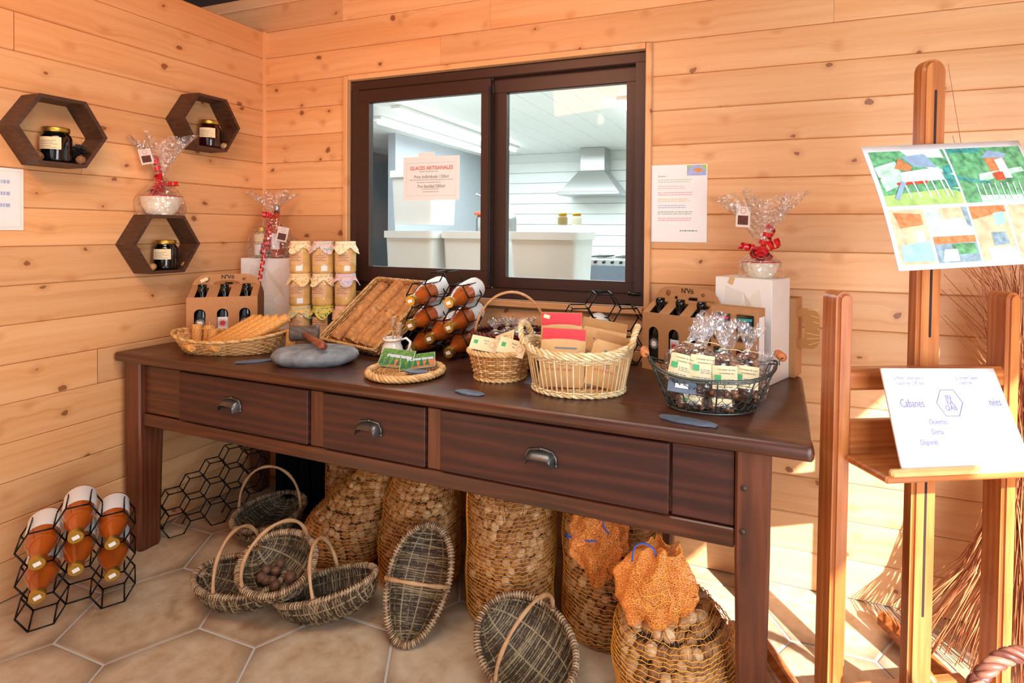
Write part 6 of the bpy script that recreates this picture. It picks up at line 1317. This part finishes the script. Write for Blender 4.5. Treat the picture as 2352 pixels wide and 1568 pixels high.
# near wicker basket, mostly below the frame
t = thing('arched_wicker_basket', 'red brown wicker basket at bottom right, only its twisted handle in view', 'basket', (2.885, -.905, .0), R(20))
mb = MB(); Pn = weave(mb, .085, .075, .115, .10, .30, 20, 32, .0034); mb.build('woven_body', [MW['redw'], MW['redw']], t)
mb = MB(); rope(mb, lambda u: Pn(TAU*u, 1., .002)+V((0, 0, .005)), .006, 3, 13, 120); mb.build('braided_rim', MW['redw'], t)
mb = MB(); rope(mb, lambda u: V((-.112*cos(PI*u), 0, .305+.195*abs(sin(PI*u))**.8)), .0062, 4, 5, 60, closed=False, amp=.009, seg=6); mb.build('twisted_handle', wick('red_brown_cane', '5E2E22', 'A06850', sc=25), t)
mb = MB(); [mb.tube([(-.112+.013*cos(TAU*k/12), .013*sin(TAU*k/12), .325+.006*j) for k in range(12)], .003, 4, closed=True) for j in range(5)]; mb.build('handle_lashing', MW['tan'], t)
mb = MB(); mb.ico((0, 0, .315), .085, 2, (1, .85, .5)); mb.build('white_cloth', MW['white'], None, loc=(2.885, -.905, .0), label='white cloth bundle filling the near basket', cat='cloth')
# ================================================================ papers on wall and glass
def paper(name, lb, cat, loc, rot, w, h, fill_, th=.0012):
    t = thing(name, lb, cat, loc, rot); mb = MB(); mb.smooth = False; mb.box((0, 0, 0), (w, th, h)); mb.build('sheet', MW['paper'], t); fill_(t, w, h, -th/2-.0006); return t
def letter(t, w, h, y):
    text('lettering', 'Bonjour,', .0095, plain('dark_green_ink', '6E8C72', .6), t, (-w*.38, y, h*.355), align='LEFT')
    for i, (c, wd) in enumerate((('B8D2B0', .62), ('E8B8BC', .55), ('E2A0A4', .62), ('EBC79A', .64), ('A8B4DC', .60), ('93AFA0', .68), ('DFA0B0', .64))):
        mb = MB(); mb.smooth = False; lines(mb, -w*.38, h*.30-i*h*.083, w*wd, 2, .008, y, .0032, i); mb.build('small_print', plain('ink_%d' % i, c, .6), t, kind='stuff')
    mb = MB(); mb.smooth = False; lines(mb, w*.02, -h*.36, w*.35, 1, .008, y, .004, 9); mb.build('signature_line', plain('dark_green_ink', '6E8C72', .6), t, kind='stuff')
    mb = MB(); mb.smooth = False; x0, x1, z0, z1 = w*.14, w*.48, h*.355, h*.49; mb.quad((x0, y, z0), (x1, y, z0), (x1, y, z1), (x0, y, z1)); p = mb.build('printed_picture', plain('lilac_print', 'A9B4DE', .6, var=.15, scale=60), t)
    mb = MB(); mb.smooth = False; cx = (x0+x1)/2+.006; mb.add([(cx+.018*cos(TAU*k/12)*(1 if k < 7 else .6), y-.0004, (z0+z1)/2+.008*sin(TAU*k/12)) for k in range(12)], [tuple(range(12))]); mb.build('orange_insect', plain('orange_print', 'E0903A', .6), p)
    mb = MB(); mb.smooth = False; mb.add([(x0, y-.0003, z1), (x0+.02, y-.0003, z1), (x0, y-.0003, z1-.016)], [(0, 1, 2)]); mb.add([(x1, y-.0003, z1), (x1-.02, y-.0003, z1), (x1, y-.0003, z1-.025)], [(0, 1, 2)]); mb.build('green_corner', plain('lime_print', 'A8CF5A', .6), p)
paper('wall_letter', 'white printed letter with coloured lines pinned right of the window', 'paper', (2.119, -.0022, 1.393), 0, .212, .298, letter)
def ices(t, w, h, y):
    text('lettering', 'GLACES ARTISANALES', .0235, plain('faded_red_ink', 'D0705E', .6), t, (.002, y, h*.235), bold=.0006, sx=.98)
    gi = plain('faded_grey_ink', '8E9496', .6)
    text('lettering', 'Pots individuels 120ml', .0205, gi, t, (.002, y, h*.035), bold=.0004); text('lettering', 'Pot familial 500ml', .0205, gi, t, (.002, y, -h*.185), bold=.0004)
    mb = MB(); mb.smooth = False; lines(mb, -w*.2, h*.145, w*.4, 1, .01, y, .005, 1); lines(mb, -w*.38, -h*.045, w*.78, 1, .01, y, .0045, 2); lines(mb, -w*.25, -h*.105, w*.5, 1, .01, y, .0045, 3); lines(mb, -w*.15, -h*.26, w*.34, 2, .012, y, .0045, 4)
    mb.build('small_print', plain('pale_grey_ink', 'B4B8BA', .6), t, kind='stuff')
    mb = MB(); [mb.tube([(x, y, z) for x, z in ((-w*.44, -h*.40), (w*.44, -h*.40), (w*.44, h*.36), (-w*.44, h*.36))], .0005, 4, closed=True)]; mb.build('printed_border', plain('pale_grey_ink', 'B4B8BA', .6), t)
    mb = MB(); mb.smooth = False; mb.box((-.025, 0, h*.5+.004), (.085, .0016, .032), rot=Euler((0, R(-3), 0)).to_matrix()); mb.build('tape', MW['paper'], t)
paper('window_notice', 'white notice for artisan ices taped to the left window pane', 'notice', (.990, .0215, 1.521), 0, .300, .200, ices)
def pl_(t, w, h, y):
    mb = MB(); mb.smooth = False; lines(mb, -w*.3, h*.25, w*.6, 3, .04, y, .012, 5); mb.build('small_print', plain('ink_4', 'A8B4DC', .6), t, kind='stuff')
    mb = MB(); [mb.tube([(x, y, z) for x, z in ((-w*.45, -h*.45), (w*.45, -h*.45), (w*.45, h*.45), (-w*.45, h*.45))], .0007, 4, closed=True)]; mb.build('printed_border', MW['cream_p'], t)
paper('wall_sign', 'white laminated sheet cut off at the left edge of the picture', 'paper', (.0022, -1.075, 1.378), PI/2, .155, .212, pl_)
# glass roll / last details
